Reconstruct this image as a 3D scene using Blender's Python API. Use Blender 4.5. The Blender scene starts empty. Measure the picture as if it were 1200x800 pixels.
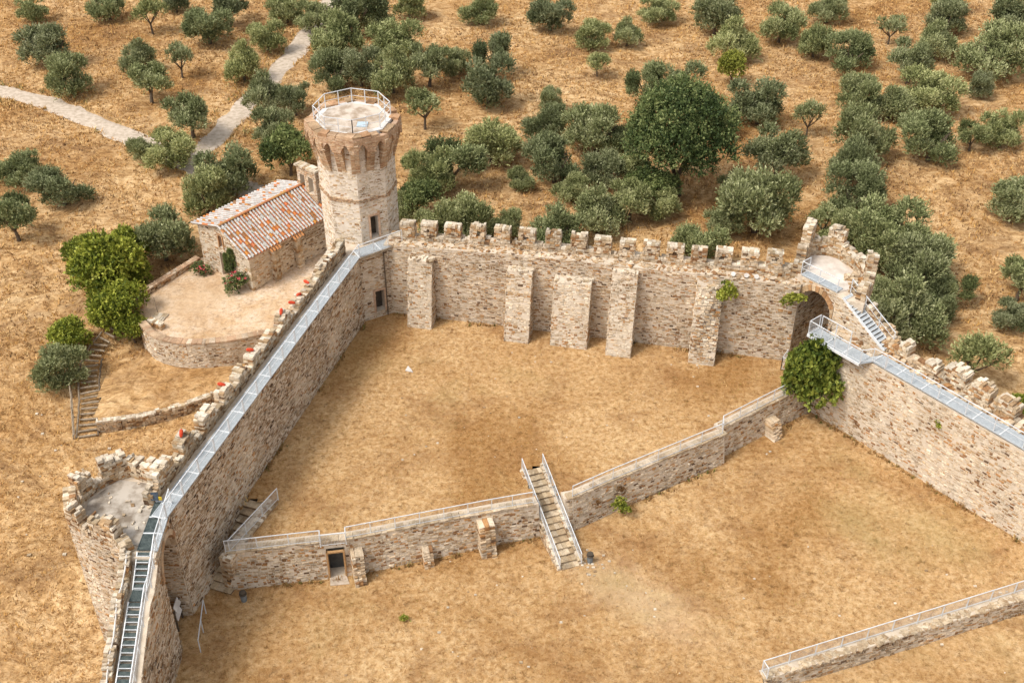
import bpy, bmesh, math, random
import numpy as np
from mathutils import Vector, Matrix
rnd = random.Random(7)
# ------------------------------------------------------------------ camera
SC = bpy.context.scene
COL = SC.collection
cd = bpy.data.cameras.new('camera'); cam = bpy.data.objects.new('camera', cd); COL.objects.link(cam)
cam.location = (0, 0, 50); cam.rotation_euler = (math.radians(54), 0, 0)
cd.sensor_width = 36; cd.lens = 40.5; cd.clip_end = 4000; cd.clip_start = 0.5
SC.camera = cam
# ------------------------------------------------------------------ sky and sun
SUN_EL, SUN_AZ = 56, -118          # azimuth measured clockwise from +Y: light comes from the left
wd = bpy.data.worlds.new('World'); SC.world = wd; wd.use_nodes = True
wn, wl = wd.node_tree.nodes, wd.node_tree.links
sky = wn.new('ShaderNodeTexSky'); sky.sky_type = 'NISHITA'; sky.sun_disc = False
sky.sun_elevation = math.radians(SUN_EL); sky.sun_rotation = math.radians(SUN_AZ)
sky.dust_density = 3.0; sky.air_density = 1.0; sky.ozone_density = 1.0
hs = wn.new('ShaderNodeHueSaturation'); hs.inputs['Saturation'].default_value = 0.2
wl.new(sky.outputs['Color'], hs.inputs['Color'])
bg = wn['Background']; bg.inputs['Strength'].default_value = 0.15
wl.new(hs.outputs['Color'], bg.inputs['Color'])
sd = bpy.data.lights.new('sun', 'SUN'); sd.energy = 1.5; sd.angle = math.radians(15); sd.color = (1, .93, .82)
sun = bpy.data.objects.new('sun', sd); COL.objects.link(sun)
az, el = math.radians(SUN_AZ), math.radians(SUN_EL)
sv = Vector((math.sin(az)*math.cos(el), math.cos(az)*math.cos(el), math.sin(el)))
sun.rotation_euler = sv.to_track_quat('Z', 'Y').to_euler(); sun.location = (-40, -20, 90)
SC.view_settings.view_transform = 'Standard'; SC.view_settings.look = 'None'
SC.view_settings.exposure = 0.74; SC.view_settings.gamma = 1; SC.view_settings.use_curve_mapping = False
# ------------------------------------------------------------------ helpers
def thing(name, label, cat, loc, group=None):
    o = bpy.data.objects.new(name, None); COL.objects.link(o); o.location = loc; o.empty_display_size = .3
    o['label'] = label; o['category'] = cat
    if group: o['group'] = group
    return o
def tag(o, label, cat, group=None):
    o['label'] = label; o['category'] = cat
    if group: o['group'] = group
    return o
def wloc(p):
    v = Vector((0, 0, 0))
    while p: v += p.location; p = p.parent
    return v
def link(name, me, mat=None, parent=None, kind=None):
    """mesh data in world coordinates; the parent Empty only carries a location"""
    o = bpy.data.objects.new(name, me); COL.objects.link(o)
    if mat and not me.materials: me.materials.append(mat)
    if parent:
        o.parent = parent
        if parent.type == 'EMPTY': o.location = -wloc(parent)
    if kind: o['kind'] = kind
    return o
def mesh(name, v, f, cols=None, smooth=False):
    me = bpy.data.meshes.new(name); me.from_pydata([tuple(map(float, p)) for p in v], [], f); me.update()
    if cols is not None:
        a = me.color_attributes.new('Col', 'FLOAT_COLOR', 'POINT')
        arr = np.ones((len(v), 4), np.float32); arr[:, :3] = np.asarray(cols, np.float32)
        a.data.foreach_set('color', arr.ravel())
    if smooth: me.polygons.foreach_set('use_smooth', [True]*len(me.polygons))
    return me
class MB:
    """collects boxes, tubes and prisms into one mesh"""
    def __init__(s): s.v = []; s.f = []; s.c = []
    def add(s, v, f, col=(.5, .5, .5)):
        n = len(s.v); s.v += [tuple(p) for p in v]; s.f += [tuple(i+n for i in q) for q in f]; s.c += [col]*len(v)
    def hexa(s, p, col=(.5, .5, .5)):   # 8 points, 0-3 bottom ring, 4-7 top ring
        s.add(p, [(3, 2, 1, 0), (4, 5, 6, 7), (0, 1, 5, 4), (1, 2, 6, 5), (2, 3, 7, 6), (3, 0, 4, 7)], col)
    def box(s, a, b, col=(.5, .5, .5)):
        x0, y0, z0 = a; x1, y1, z1 = b
        s.hexa([(x0,y0,z0),(x1,y0,z0),(x1,y1,z0),(x0,y1,z0),(x0,y0,z1),(x1,y0,z1),(x1,y1,z1),(x0,y1,z1)], col)
    def bar(s, a, b, w, h=None, col=(.5, .5, .5)):
        a, b = Vector(a), Vector(b); h = h or w; d = (b-a).normalized()
        up = Vector((0, 0, 1)) if abs(d.z) < .95 else Vector((0, 1, 0))
        x = d.cross(up).normalized()*w/2; y = x.cross(d).normalized()*h/2
        s.hexa([a-x-y, a+x-y, a+x+y, a-x+y, b-x-y, b+x-y, b+x+y, b-x+y], col)
    def tube(s, pts, rad, n=6, col=(.5, .5, .5)):
        pts = [Vector(p) for p in pts]; V = []; F = []
        for i, p in enumerate(pts):
            d = (pts[min(i+1, len(pts)-1)]-pts[max(i-1, 0)]).normalized()
            up = Vector((0, 0, 1)) if abs(d.z) < .9 else Vector((1, 0, 0))
            x = d.cross(up).normalized(); y = x.cross(d)
            r = rad[i] if hasattr(rad, '__len__') else rad
            V += [p+(x*math.cos(2*math.pi*k/n)+y*math.sin(2*math.pi*k/n))*r for k in range(n)]
        for i in range(len(pts)-1):
            for k in range(n): F.append((i*n+k, i*n+(k+1) % n, (i+1)*n+(k+1) % n, (i+1)*n+k))
        F.append(tuple(range(n))[::-1]); F.append(tuple((len(pts)-1)*n+k for k in range(n)))
        s.add(V, F, col)
    def build(s, name, mat, parent=None, kind=None, smooth=False):
        return link(name, mesh(name, s.v, s.f, s.c, smooth), mat, parent, kind)
def ccw(poly):
    a = sum(poly[i][0]*poly[(i+1) % len(poly)][1]-poly[(i+1) % len(poly)][0]*poly[i][1] for i in range(len(poly)))
    return list(poly) if a > 0 else list(poly)[::-1]
def prism(poly, z0, z1):
    """vertical prism; z1 a number or a function of (x, y)"""
    poly = ccw(poly); n = len(poly); t = z1 if callable(z1) else (lambda x, y: z1); b = z0 if callable(z0) else (lambda x, y: z0)
    v = [(x, y, b(x, y)) for x, y in poly]+[(x, y, t(x, y)) for x, y in poly]
    f = [tuple(range(n))[::-1], tuple(range(n, 2*n))]+[(i, (i+1) % n, n+(i+1) % n, n+i) for i in range(n)]
    return v, f
def slab(P, N, th, outline):
    """outline in (s, z) along unit direction D from P, extruded by th along N"""
    (px, py), (nx, ny) = P, N; dx, dy = -ny, nx
    n = len(outline); v = []
    for k in (0, th): v += [(px+dx*s_+nx*k, py+dy*s_+ny*k, z) for s_, z in outline]
    f = [tuple(range(n)), tuple(range(n, 2*n))[::-1]]+[(i, n+i, n+(i+1) % n, (i+1) % n) for i in range(n)]
    return v, f
def fixn(o):
    bm = bmesh.new(); bm.from_mesh(o.data); bmesh.ops.recalc_face_normals(bm, faces=bm.faces); bm.to_mesh(o.data); bm.free(); return o
def solid(name, vf, mat, parent=None):
    return fixn(link(name, mesh(name, *vf), mat, parent))
def cut(o, cutters):
    """boolean difference, baked into the mesh"""
    cs = []
    for v, f in cutters:
        c = fixn(link('cutter', mesh('cutter', v, f))); cs.append(c)
        if o.parent: c.parent = o.parent; c.location = o.location
        m = o.modifiers.new('b', 'BOOLEAN'); m.operation = 'DIFFERENCE'; m.object = c; m.solver = 'EXACT'
    dg = bpy.context.evaluated_depsgraph_get(); dg.update()
    me = bpy.data.meshes.new_from_object(o.evaluated_get(dg)); o.modifiers.clear(); old = o.data; o.data = me; bpy.data.meshes.remove(old)
    for c in cs: m = c.data; bpy.data.objects.remove(c); bpy.data.meshes.remove(m)
    return o
# numpy value noise
def _h(ix, iy, sd):
    n = (ix*374761393+iy*668265263+sd*1442695041) & 0x7fffffff
    n = ((n ^ (n >> 13))*1274126177) & 0x7fffffff
    return ((n ^ (n >> 16)) & 0xffff)/65535.
def vnoise(x, y, sd=0):
    x = np.asarray(x, float); y = np.asarray(y, float)
    ix = np.floor(x).astype(np.int64); iy = np.floor(y).astype(np.int64); fx = x-ix; fy = y-iy
    fx = fx*fx*(3-2*fx); fy = fy*fy*(3-2*fy)
    return (_h(ix, iy, sd)*(1-fx)+_h(ix+1, iy, sd)*fx)*(1-fy)+(_h(ix, iy+1, sd)*(1-fx)+_h(ix+1, iy+1, sd)*fx)*fy
def fbm(x, y, sd=0, o=4):
    r = 0; a = .5; x = np.asarray(x, float); y = np.asarray(y, float)
    for k in range(o): r = r+a*vnoise(x*2**k+17.3*k, y*2**k+9.1*k, sd+k); a *= .5
    return r-.47
# ------------------------------------------------------------------ materials
def newmat(name):
    m = bpy.data.materials.new(name); m.use_nodes = True; nt = m.node_tree
    return m, nt.nodes, nt.links, nt.nodes['Principled BSDF']
def ramp(N, stops):
    r = N.new('ShaderNodeValToRGB'); e = r.color_ramp.elements
    e[0].position, e[0].color = stops[0][0], (*stops[0][1], 1); e[1].position, e[1].color = stops[-1][0], (*stops[-1][1], 1)
    for p, c in stops[1:-1]: q = e.new(p); q.color = (*c, 1)
    return r
def noise(N, L, co, scale, detail=4, rough=.55, dist=0):
    n = N.new('ShaderNodeTexNoise'); n.inputs['Scale'].default_value = scale; n.inputs['Detail'].default_value = detail
    n.inputs['Roughness'].default_value = rough; n.inputs['Distortion'].default_value = dist
    L.new(co, n.inputs['Vector']); return n
def mixc(N, L, a, b, fac, mode='MIX'):
    m = N.new('ShaderNodeMix'); m.data_type = 'RGBA'; m.blend_type = mode
    for i, x in ((6, a), (7, b)):
        if isinstance(x, tuple): m.inputs[i].default_value = (*x, 1)
        else: L.new(x, m.inputs[i])
    if isinstance(fac, (int, float)): m.inputs[0].default_value = fac
    else: L.new(fac, m.inputs[0])
    return m.outputs[2]
def bump(N, L, bs, h, st, dist=.05):
    b = N.new('ShaderNodeBump'); b.inputs['Strength'].default_value = st; b.inputs['Distance'].default_value = dist
    L.new(h, b.inputs['Height']); L.new(b.outputs['Normal'], bs.inputs['Normal'])
def mat_stone(name, tint=(1, 1, 1), stain=.35):
    m, N, L, B = newmat(name); co = N.new('ShaderNodeTexCoord').outputs['Object']
    at = N.new('ShaderNodeAttribute'); at.attribute_name = 'Col'
    n1 = noise(N, L, co, 9, 5, .65); n2 = noise(N, L, co, .45, 5, .6)
    r1 = ramp(N, [(.25, (.62, .60, .58)), (.55, (1, 1, 1)), (.8, (1.25, 1.23, 1.2))]); L.new(n1.outputs[0], r1.inputs[0])
    r2 = ramp(N, [(.3, (1-stain, 1-stain*1.05, 1-stain*1.15)), (.52, (1, 1, 1)), (.75, (1.12, 1.1, 1.06))]); L.new(n2.outputs[0], r2.inputs[0])
    c = mixc(N, L, at.outputs['Color'], r1.outputs[0], 1.0, 'MULTIPLY'); c = mixc(N, L, c, r2.outputs[0], 1.0, 'MULTIPLY')
    mp = N.new('ShaderNodeMapping'); L.new(co, mp.inputs['Vector']); mp.inputs['Scale'].default_value = (1.3, 1.3, .16); sk = noise(N, L, mp.outputs[0], 1.0, 5, .6); rk = ramp(N, [(.38, (.74, .70, .66)), (.5, (1, 1, 1)), (.66, (1.08, 1.07, 1.05))]); L.new(sk.outputs[0], rk.inputs[0]); c = mixc(N, L, c, rk.outputs[0], .8, 'MULTIPLY')
    c = mixc(N, L, c, tint, 1.0, 'MULTIPLY')
    L.new(c, B.inputs['Base Color']); B.inputs['Roughness'].default_value = .92; B.inputs['Specular IOR Level'].default_value = .2
    bump(N, L, B, n1.outputs[0], .5, .04); return m
def mat_noise(name, a, b, scale=3, rough=.9, bst=.4, metal=0, detail=5, lo=.35, hi=.65, spec=.25):
    m, N, L, B = newmat(name); co = N.new('ShaderNodeTexCoord').outputs['Object']
    n = noise(N, L, co, scale, detail, .6); r = ramp(N, [(lo, a), (hi, b)]); L.new(n.outputs[0], r.inputs[0])
    L.new(r.outputs[0], B.inputs['Base Color']); B.inputs['Roughness'].default_value = rough; B.inputs['Metallic'].default_value = metal
    B.inputs['Specular IOR Level'].default_value = spec
    n2 = noise(N, L, co, scale*6, 3, .6); bump(N, L, B, n2.outputs[0], bst, .02); return m
def mat_grass(name, dark, straw, pale, clump=.9, streak=0., patch=(.30, .16, .06), pamt=.6, green=0., big=.07, wear=()):
    """dry grass: bent streaks and clumps of straw, brown bare patches, fine speckle"""
    m, N, L, B = newmat(name); co = N.new('ShaderNodeTexCoord').outputs['Object']
    wv = noise(N, L, co, .13, 3, .6); va = N.new('ShaderNodeVectorMath'); va.operation = 'MULTIPLY_ADD'; L.new(wv.outputs[1], va.inputs[0]); va.inputs[1].default_value = (6, 6, 0); L.new(co, va.inputs[2]); wc = va.outputs[0]
    cl = noise(N, L, wc if streak else co, clump, 9, .78, .25); fin = noise(N, L, co, 3.2, 6, .85, .1); lg = noise(N, L, co, big, 6, .62, .5); pt = noise(N, L, co, .22, 7, .7, .6)
    rc = ramp(N, [(.34, dark), (.46, straw), (.60, pale)]); L.new(cl.outputs[0], rc.inputs[0]); c = rc.outputs[0]; h = cl.outputs[0]
    if streak:
        mp = N.new('ShaderNodeMapping'); L.new(wc, mp.inputs['Vector']); mp.inputs['Rotation'].default_value = (0, 0, math.radians(30)); mp.inputs['Scale'].default_value = (.5, 2.6, 1)
        st = noise(N, L, mp.outputs[0], 1.1, 9, .8, .3); rs = ramp(N, [(.36, (.48, .42, .37)), (.47, (.96, .95, .94)), (.62, (1.18, 1.18, 1.17))]); L.new(st.outputs[0], rs.inputs[0])
        c = mixc(N, L, c, rs.outputs[0], streak, 'MULTIPLY'); h = st.outputs[0]
    rl = ramp(N, [(.36, (.74, .65, .54)), (.48, (.97, .95, .93)), (.62, (1.12, 1.16, 1.22))]); L.new(lg.outputs[0], rl.inputs[0]); c = mixc(N, L, c, rl.outputs[0], 1.0, 'MULTIPLY')
    rp = ramp(N, [(.50, (0, 0, 0)), (.68, (pamt,)*3)]); L.new(pt.outputs[0], rp.inputs[0]); c = mixc(N, L, c, patch, rp.outputs[0])
    rf = ramp(N, [(.38, (.40, .33, .27)), (.46, (.88, .85, .82)), (.54, (1, 1, 1)), (.66, (1.25, 1.25, 1.24))]); L.new(fin.outputs[0], rf.inputs[0]); c = mixc(N, L, c, rf.outputs[0], .6, 'MULTIPLY')
    spk = noise(N, L, co, 1.7, 8, .9, 0); rk = ramp(N, [(.40, (.30, .25, .20)), (.455, (1, 1, 1))]); L.new(spk.outputs[0], rk.inputs[0]); c = mixc(N, L, c, rk.outputs[0], .62, 'MULTIPLY')
    for wx, wy, wa, hw_, hl in wear:         # trodden bare earth with a soft ragged edge
        if not hw_: continue
        mp = N.new('ShaderNodeMapping'); mp.vector_type = 'TEXTURE'; mp.inputs['Location'].default_value = (wx, wy, 0); mp.inputs['Rotation'].default_value = (0, 0, math.radians(wa)); mp.inputs['Scale'].default_value = (hl, hw_, 1e4); L.new(co, mp.inputs['Vector'])
        ln = N.new('ShaderNodeVectorMath'); ln.operation = 'LENGTH'; L.new(mp.outputs[0], ln.inputs[0]); nz = noise(N, L, co, .9, 5, .7); ad = N.new('ShaderNodeMath'); ad.operation = 'MULTIPLY_ADD'; L.new(nz.outputs[0], ad.inputs[0]); ad.inputs[1].default_value = 1.1; L.new(ln.outputs['Value'], ad.inputs[2])
        rw = ramp(N, [(.8, (.45, .45, .45)), (1.5, (0, 0, 0))]); sc_ = N.new('ShaderNodeMath'); sc_.operation = 'MULTIPLY'; sc_.inputs[1].default_value = .62; L.new(ad.outputs[0], sc_.inputs[0]); L.new(sc_.outputs[0], rw.inputs[0]); rw.color_ramp.elements[0].position = .42; rw.color_ramp.elements[1].position = .98
        c = mixc(N, L, c, (.62, .45, .29), rw.outputs[0])
    if green:
        g = noise(N, L, co, .06, 5, .65, .3); rg = ramp(N, [(.55, (0, 0, 0)), (.7, (green,)*3)]); L.new(g.outputs[0], rg.inputs[0]); c = mixc(N, L, c, (.34, .28, .12), rg.outputs[0])
    L.new(c, B.inputs['Base Color']); B.inputs['Roughness'].default_value = 1; B.inputs['Specular IOR Level'].default_value = .05
    bump(N, L, B, h, .9, .15); return m
def mat_attr(name, rough=.9, trans=0, vary=.0, spec=.1):
    m, N, L, B = newmat(name); at = N.new('ShaderNodeAttribute'); at.attribute_name = 'Col'; c = at.outputs['Color']
    if vary:
        oi = N.new('ShaderNodeObjectInfo'); r = ramp(N, [(0, (1-vary, 1-vary, 1-vary*.6)), (.5, (1, 1, 1)), (1, (1+vary, 1+vary*.8, 1+vary*.3))]); L.new(oi.outputs['Random'], r.inputs[0])
        c = mixc(N, L, c, r.outputs[0], 1.0, 'MULTIPLY')
    L.new(c, B.inputs['Base Color']); B.inputs['Roughness'].default_value = rough; B.inputs['Specular IOR Level'].default_value = spec
    if trans:
        t = N.new('ShaderNodeBsdfTranslucent'); L.new(c, t.inputs['Color']); mx = N.new('ShaderNodeMixShader'); mx.inputs[0].default_value = trans
        L.new(B.outputs[0], mx.inputs[1]); L.new(t.outputs[0], mx.inputs[2]); L.new(mx.outputs[0], N['Material Output'].inputs['Surface'])
    return m
M = {}
M['stone'] = mat_stone('rubble stone', (.975, .925, .83))
M['mortar'] = mat_noise('lime mortar', (.47, .385, .29), (.595, .505, .40), 2.5, .95, .6)
M['brick'] = mat_noise('old brick', (.38, .24, .15), (.52, .36, .25), 4, .95, .6)
M['plaster'] = mat_noise('weathered screed', (.20, .16, .12), (.46, .41, .35), .9, .95, .3, lo=.38, hi=.58)
M['white'] = mat_noise('whitened cement', (.50, .46, .42), (.68, .65, .61), 1.5, .9, .3)
M['metal'] = mat_noise('galvanised steel', (.56, .58, .60), (.68, .70, .71), 3, .5, .1, .1, spec=.4)
M['grate'] = mat_noise('steel grating', (.33, .36, .38), (.43, .46, .48), 6, .7, .5, 0, spec=.2)
M['greenmetal'] = mat_noise('weathered steel grating', (.05, .065, .065), (.10, .12, .115), 5, .8, .4, 0, spec=.1)
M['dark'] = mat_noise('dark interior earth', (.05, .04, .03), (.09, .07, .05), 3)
M['wood'] = mat_noise('grey weathered timber', (.20, .15, .10), (.36, .29, .21), 7, .9, .5)
M['olive'] = mat_attr('olive leaves', .7, .12, .22, .25)
M['leaf'] = mat_attr('broad leaves', .6, .2, .12, .3)
M['bark'] = mat_noise('bark', (.07, .05, .035), (.17, .13, .09), 5, .95, .8)
M['grass'] = mat_attr('straw blades', 1, .15)
M['tile'] = mat_attr('roof tile', .9)
M['court'] = mat_grass('mown dry lawn', (.30, .162, .064), (.46, .277, .12), (.575, .388, .202), 2.6, 0, (.28, .145, .06), .7, .4, .1, [(7.5, 46, -40, 2.4, 6)])
M['grove'] = mat_grass('dry straw meadow', (.21, .118, .055), (.44, .265, .115), (.62, .425, .225), 1.2, .8, (.20, .11, .055), .7)
M['terrace'] = mat_grass('trodden terrace earth', (.50, .34, .20), (.60, .44, .29), (.66, .53, .40), 1.0, 0, (.50, .30, .13), .5, 0, .07, [(-24.6, 74.5, 35, 3.2, 4.5)])
M['gravel'] = mat_noise('pale gravel', (.38, .305, .23), (.54, .45, .36), 2.2, 1, .6, lo=.35, hi=.6, spec=.05)
# ------------------------------------------------------------------ masonry
PAL = [((.48, .375, .27), 26), ((.58, .49, .39), 20), ((.41, .28, .165), 20), ((.41, .225, .095), 10), ((.25, .135, .065), 10), ((.40, .34, .275), 7), ((.11, .065, .04), 5), ((.66, .59, .50), 8)]
PAL_PALE = [((.53, .43, .325), 26), ((.62, .535, .435), 28), ((.44, .305, .18), 17), ((.44, .245, .11), 9), ((.27, .145, .07), 7), ((.43, .375, .315), 6), ((.13, .08, .05), 3), ((.68, .62, .54), 12)]
PAL_DARK = [((.42, .325, .23), 30), ((.49, .40, .305), 18), ((.35, .24, .145), 22), ((.34, .195, .09), 8), ((.20, .115, .06), 9), ((.33, .28, .225), 8), ((.10, .06, .04), 5), ((.55, .475, .385), 7)]  # darker stone mix, also used to paint shade into shaded walls and arch interiors
PAL_TOWER = [((.58, .49, .39), 34), ((.66, .59, .50), 34), ((.50, .38, .26), 12), ((.44, .27, .15), 5), ((.29, .18, .10), 3), ((.46, .41, .35), 6), ((.70, .65, .58), 14)]
PAL_CAP = [((.60, .54, .47), 40), ((.68, .64, .58), 30), ((.46, .38, .28), 20), ((.34, .24, .15), 10)]
PAL_BRICK = [((.47, .32, .21), 40), ((.53, .40, .285), 34), ((.40, .25, .16), 14), ((.58, .48, .38), 18)]
def pick(r, pal):
    t = r.random()*sum(w for _, w in pal)
    for c, w in pal:
        t -= w
        if t <= 0: break
    c = [.08*m_+.92*x for m_, x in zip((.50, .395, .295), c)] if pal is not PAL_BRICK else c
    k = r.uniform(.88, 1.12); return (c[0]*k, c[1]*k, c[2]*k)
class Stones(MB):
    def __init__(s, seed=1): super().__init__(); s.r = random.Random(seed)
    def stone(s, c, X, Y, Z, col, j=.02):
        """full stone: centre and three half-axis vectors, jittered corners"""
        r = s.r; P = []
        for zz in (-1, 1):
            for xx, yy in ((-1, -1), (1, -1), (1, 1), (-1, 1)):
                P.append(tuple(c[k]+X[k]*xx+Y[k]*yy+Z[k]*zz+r.uniform(-j, j) for k in range(3)))
        s.hexa(P, col)
    def face(s, P, Q, z0, z1, pal=PAL, hole=None, ch=(.09, .19), cl=(.14, .40), proud=(.0, .05), batter=0., back=.04, skip=.17):
        """coursed rubble on the vertical face P->Q (seen with P on the left); z0, z1 numbers or functions of distance"""
        if pal is PAL_BRICK: skip = .02
        r = s.r; P = Vector((*P, 0)); Q = Vector((*Q, 0)); Ln = (Q-P).length; U = (Q-P)/Ln; Nn = U.cross(Vector((0, 0, 1)))
        b = z0 if callable(z0) else (lambda q: z0); t = z1 if callable(z1) else (lambda q: z1)
        zs = [b(Ln*k/20) for k in range(21)]; zt = [t(Ln*k/20) for k in range(21)]
        z = min(zs)-.05; zmx = max(zt); zref = min(zs); ph = r.uniform(0, 9)
        wav = lambda q, zz: .05*math.sin(q*.55+ph+zz*.3)+.03*math.sin(q*1.7+zz)
        while z < zmx-.03:
            h = r.uniform(*ch); q = -r.uniform(0, cl[1])
            while q < Ln:
                l = r.uniform(*cl)*(1.25 if h > .19 else 1); a, e = max(q, 0), min(q+l, Ln); q += l
                if e-a < .06: continue
                m = (a+e)/2; zc = z+h/2+wav(m, z)
                dz_ = r.uniform(-.035, .035)
                if zc > t(m)-.03 or zc < b(m)-.02 or (hole and hole(m, zc)): continue
                pz = float(vnoise(m/2.6+ph*7, zc/1.9+ph, 3)); col = pick(r, pal if pz < .66 or any(pal is p_ for p_ in (PAL_BRICK, PAL_TOWER)) else (PAL_PALE if pal is not PAL_PALE else PAL_TOWER)); col = tuple(x*(.93+.14*pz) for x in col)
                if r.random() < skip: continue
                pr = r.uniform(*proud); g = .016 if pal is not PAL_BRICK else .006
                hh = h if r.random() > .18 else h*r.uniform(.6, .85)
                lo, hi = z+wav(m, z)+g+dz_, min(z+hh+wav(m, z)-g+dz_, t(m))
                bt = lambda zz: batter*(zz-zref)
                V = []
                for dd, ins in ((-back, 0), (pr, .012)):
                    for aa, zz in ((a+g+ins, lo+ins), (e-g-ins, lo+ins), (e-g-ins, hi-ins), (a+g+ins, hi-ins)):
                        jz = r.uniform(-.022, .022) if ins else 0; ja = r.uniform(-.028, .028) if ins else 0
                        p = P+U*(aa+ja)+Nn*(dd-bt(zz)); V.append((p.x, p.y, zz+jz))
                s.add(V, [(4, 5, 6, 7), (0, 1, 5, 4), (1, 2, 6, 5), (2, 3, 7, 6), (3, 0, 4, 7)], col)
            z += h
    def thick(s, P, Q, th, z0, z1, pal=PAL, ch=(.10, .19), cl=(.16, .4), rag=0., cap=PAL_CAP, gap=None):
        """free-standing rubble wall of through stones, body spanning th to the LEFT of P->Q"""
        r = s.r; P = Vector((*P, 0)); Q = Vector((*Q, 0)); Ln = (Q-P).length; U = (Q-P)/Ln; Nn = Vector((-U.y, U.x, 0))
        b = z0 if callable(z0) else (lambda q: z0); t = z1 if callable(z1) else (lambda q: z1)
        z = min(b(Ln*k/10) for k in range(11)); zm = max(t(Ln*k/40) for k in range(41))
        rows = 2 if th > .35 else 1
        while z < zm:
            h = r.uniform(*ch)
            for k in range(rows):
                q = -r.uniform(0, .2); w = th/rows
                while q < Ln:
                    l = r.uniform(*cl); a, e = max(q, 0), min(q+l, Ln); q += l
                    if e-a < .07: continue
                    m = (a+e)/2; zc = z+h/2; tt = t(m)+r.uniform(-rag, rag)
                    if zc > tt or zc < b(m)-.1 or (gap and gap(m, zc)): continue
                    top = zc+h > tt
                    c = P+U*m+Nn*(w*(k+.5)); c.z = zc
                    s.stone(c, U*((e-a)/2-.008), Nn*(w/2+r.uniform(-.01, .035)), Vector((0, 0, h/2-.004)), pick(r, cap if top else pal), .022)
            z += h
    def top(s, poly_fn, n, zf, size=(.2, .45), pal=PAL_CAP, hh=(.05, .12)):
        """n flat stones scattered on a top surface; poly_fn(r) -> (x, y)"""
        for _ in range(n):
            x, y = poly_fn(s.r); a = s.r.uniform(0, 6.28); l, w = s.r.uniform(*size)/2, s.r.uniform(*size)/2*.7; h = s.r.uniform(*hh)
            s.stone((x, y, zf(x, y)+h*.3), (math.cos(a)*l, math.sin(a)*l, 0), (-math.sin(a)*w, math.cos(a)*w, 0), (0, 0, h), pick(s.r, pal), .03)
def xy(P, d, n, t, o): return (P[0]+d[0]*t+n[0]*o, P[1]+d[1]*t+n[1]*o)
def unit(P, Q):
    l = math.hypot(Q[0]-P[0], Q[1]-P[1]); return ((Q[0]-P[0])/l, (Q[1]-P[1])/l), l
def lin(a, b, L): return lambda q: a+(b-a)*min(max(q/L, 0), 1)
def inside(poly, x, y):
    x = np.asarray(x); y = np.asarray(y); r = np.zeros(x.shape, bool); n = len(poly)
    for i in range(n):
        (x0, y0), (x1, y1) = poly[i], poly[(i+1) % n]
        if y0 == y1: continue
        r ^= ((y0 > y) != (y1 > y)) & (x < (x1-x0)*(y-y0)/(y1-y0)+x0)
    return r
def seg_dist(pts, x, y):
    d = np.full(np.shape(x), 1e9)
    for (x0, y0), (x1, y1) in zip(pts[:-1], pts[1:]):
        t = np.clip(((x-x0)*(x1-x0)+(y-y0)*(y1-y0))/((x1-x0)**2+(y1-y0)**2), 0, 1)
        d = np.minimum(d, np.hypot(x-x0-t*(x1-x0), y-y0-t*(y1-y0)))
    return d
# ------------------------------------------------------------------ ground
PATH_A = [(-80, 126), (-65, 120.5), (-54.9, 115.7), (-48.4, 112.6), (-41.6, 107.7), (-36.6, 103.4), (-31.6, 99.3), (-26, 95), (-20, 91.5)]
PATH_B = [(-31.6, 99.3), (-29.6, 103.6), (-28.4, 110.9), (-26.3, 119.8), (-25, 127.1), (-23.6, 138), (-22.6, 146), (-21, 165), (-22, 200)]
CASTLE = [(-12.3, 73.0), (-19.8, 46.5), (-22.6, 47.6), (-23.3, 46), (-23, 44.6), (-19.6, 43), (-19.6, 20), (40, 20), (35.7, 47.5), (23.6, 63.5), (23.6, 67.3), (22, 69.6), (20.4, 67.6), (-9, 73.6)]
CHAPEL_TERR = [(-13.6, 70.3), (-18.7, 69.2), (-22.4, 68.15), (-24.9, 68.35), (-26.6, 69.2), (-27.7, 70.7), (-28.5, 72.6), (-29.3, 74.2), (-25.7, 80.0), (-20, 87), (-9, 84), (-9.2, 74.5), (-12.5, 73)]
def zout(x, y):
    x = np.asarray(x, float); y = np.asarray(y, float)
    l = np.interp(y, [30, 45, 62, 70, 80], [-4.6, -4.0, -2.9, -1.8, -1.0]); w = np.clip((x+10)/20, 0, 1)
    z = l*(1-w)-1.5*w
    pd = np.minimum(seg_dist(PATH_A, x, y), seg_dist(PATH_B, x, y)); k = np.clip((pd-1.4)/1.6, 0, 1)
    near = np.clip((y-84)/10, 0, 1)
    return z+near*fbm(x/26, y/26, 3)*1.6*np.clip(pd/6, .3, 1)+k*(fbm(x/2.1, y/2.1, 11, 5)*.38+.05)
def zlow(x, y): return -2.5+.015*(np.asarray(x, float)+18)+fbm(np.asarray(x)/5, np.asarray(y)/5, 5, 3)*.16
def zup(x, y): return fbm(np.asarray(x)/6, np.asarray(y)/6, 8, 3)*.2-.02
def zsunk(x, y): return -2.95+fbm(np.asarray(x)/5, np.asarray(y)/5, 6, 3)*.12
def zterr(x, y): return fbm(np.asarray(x)/4, np.asarray(y)/4, 9, 3)*.12
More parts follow.
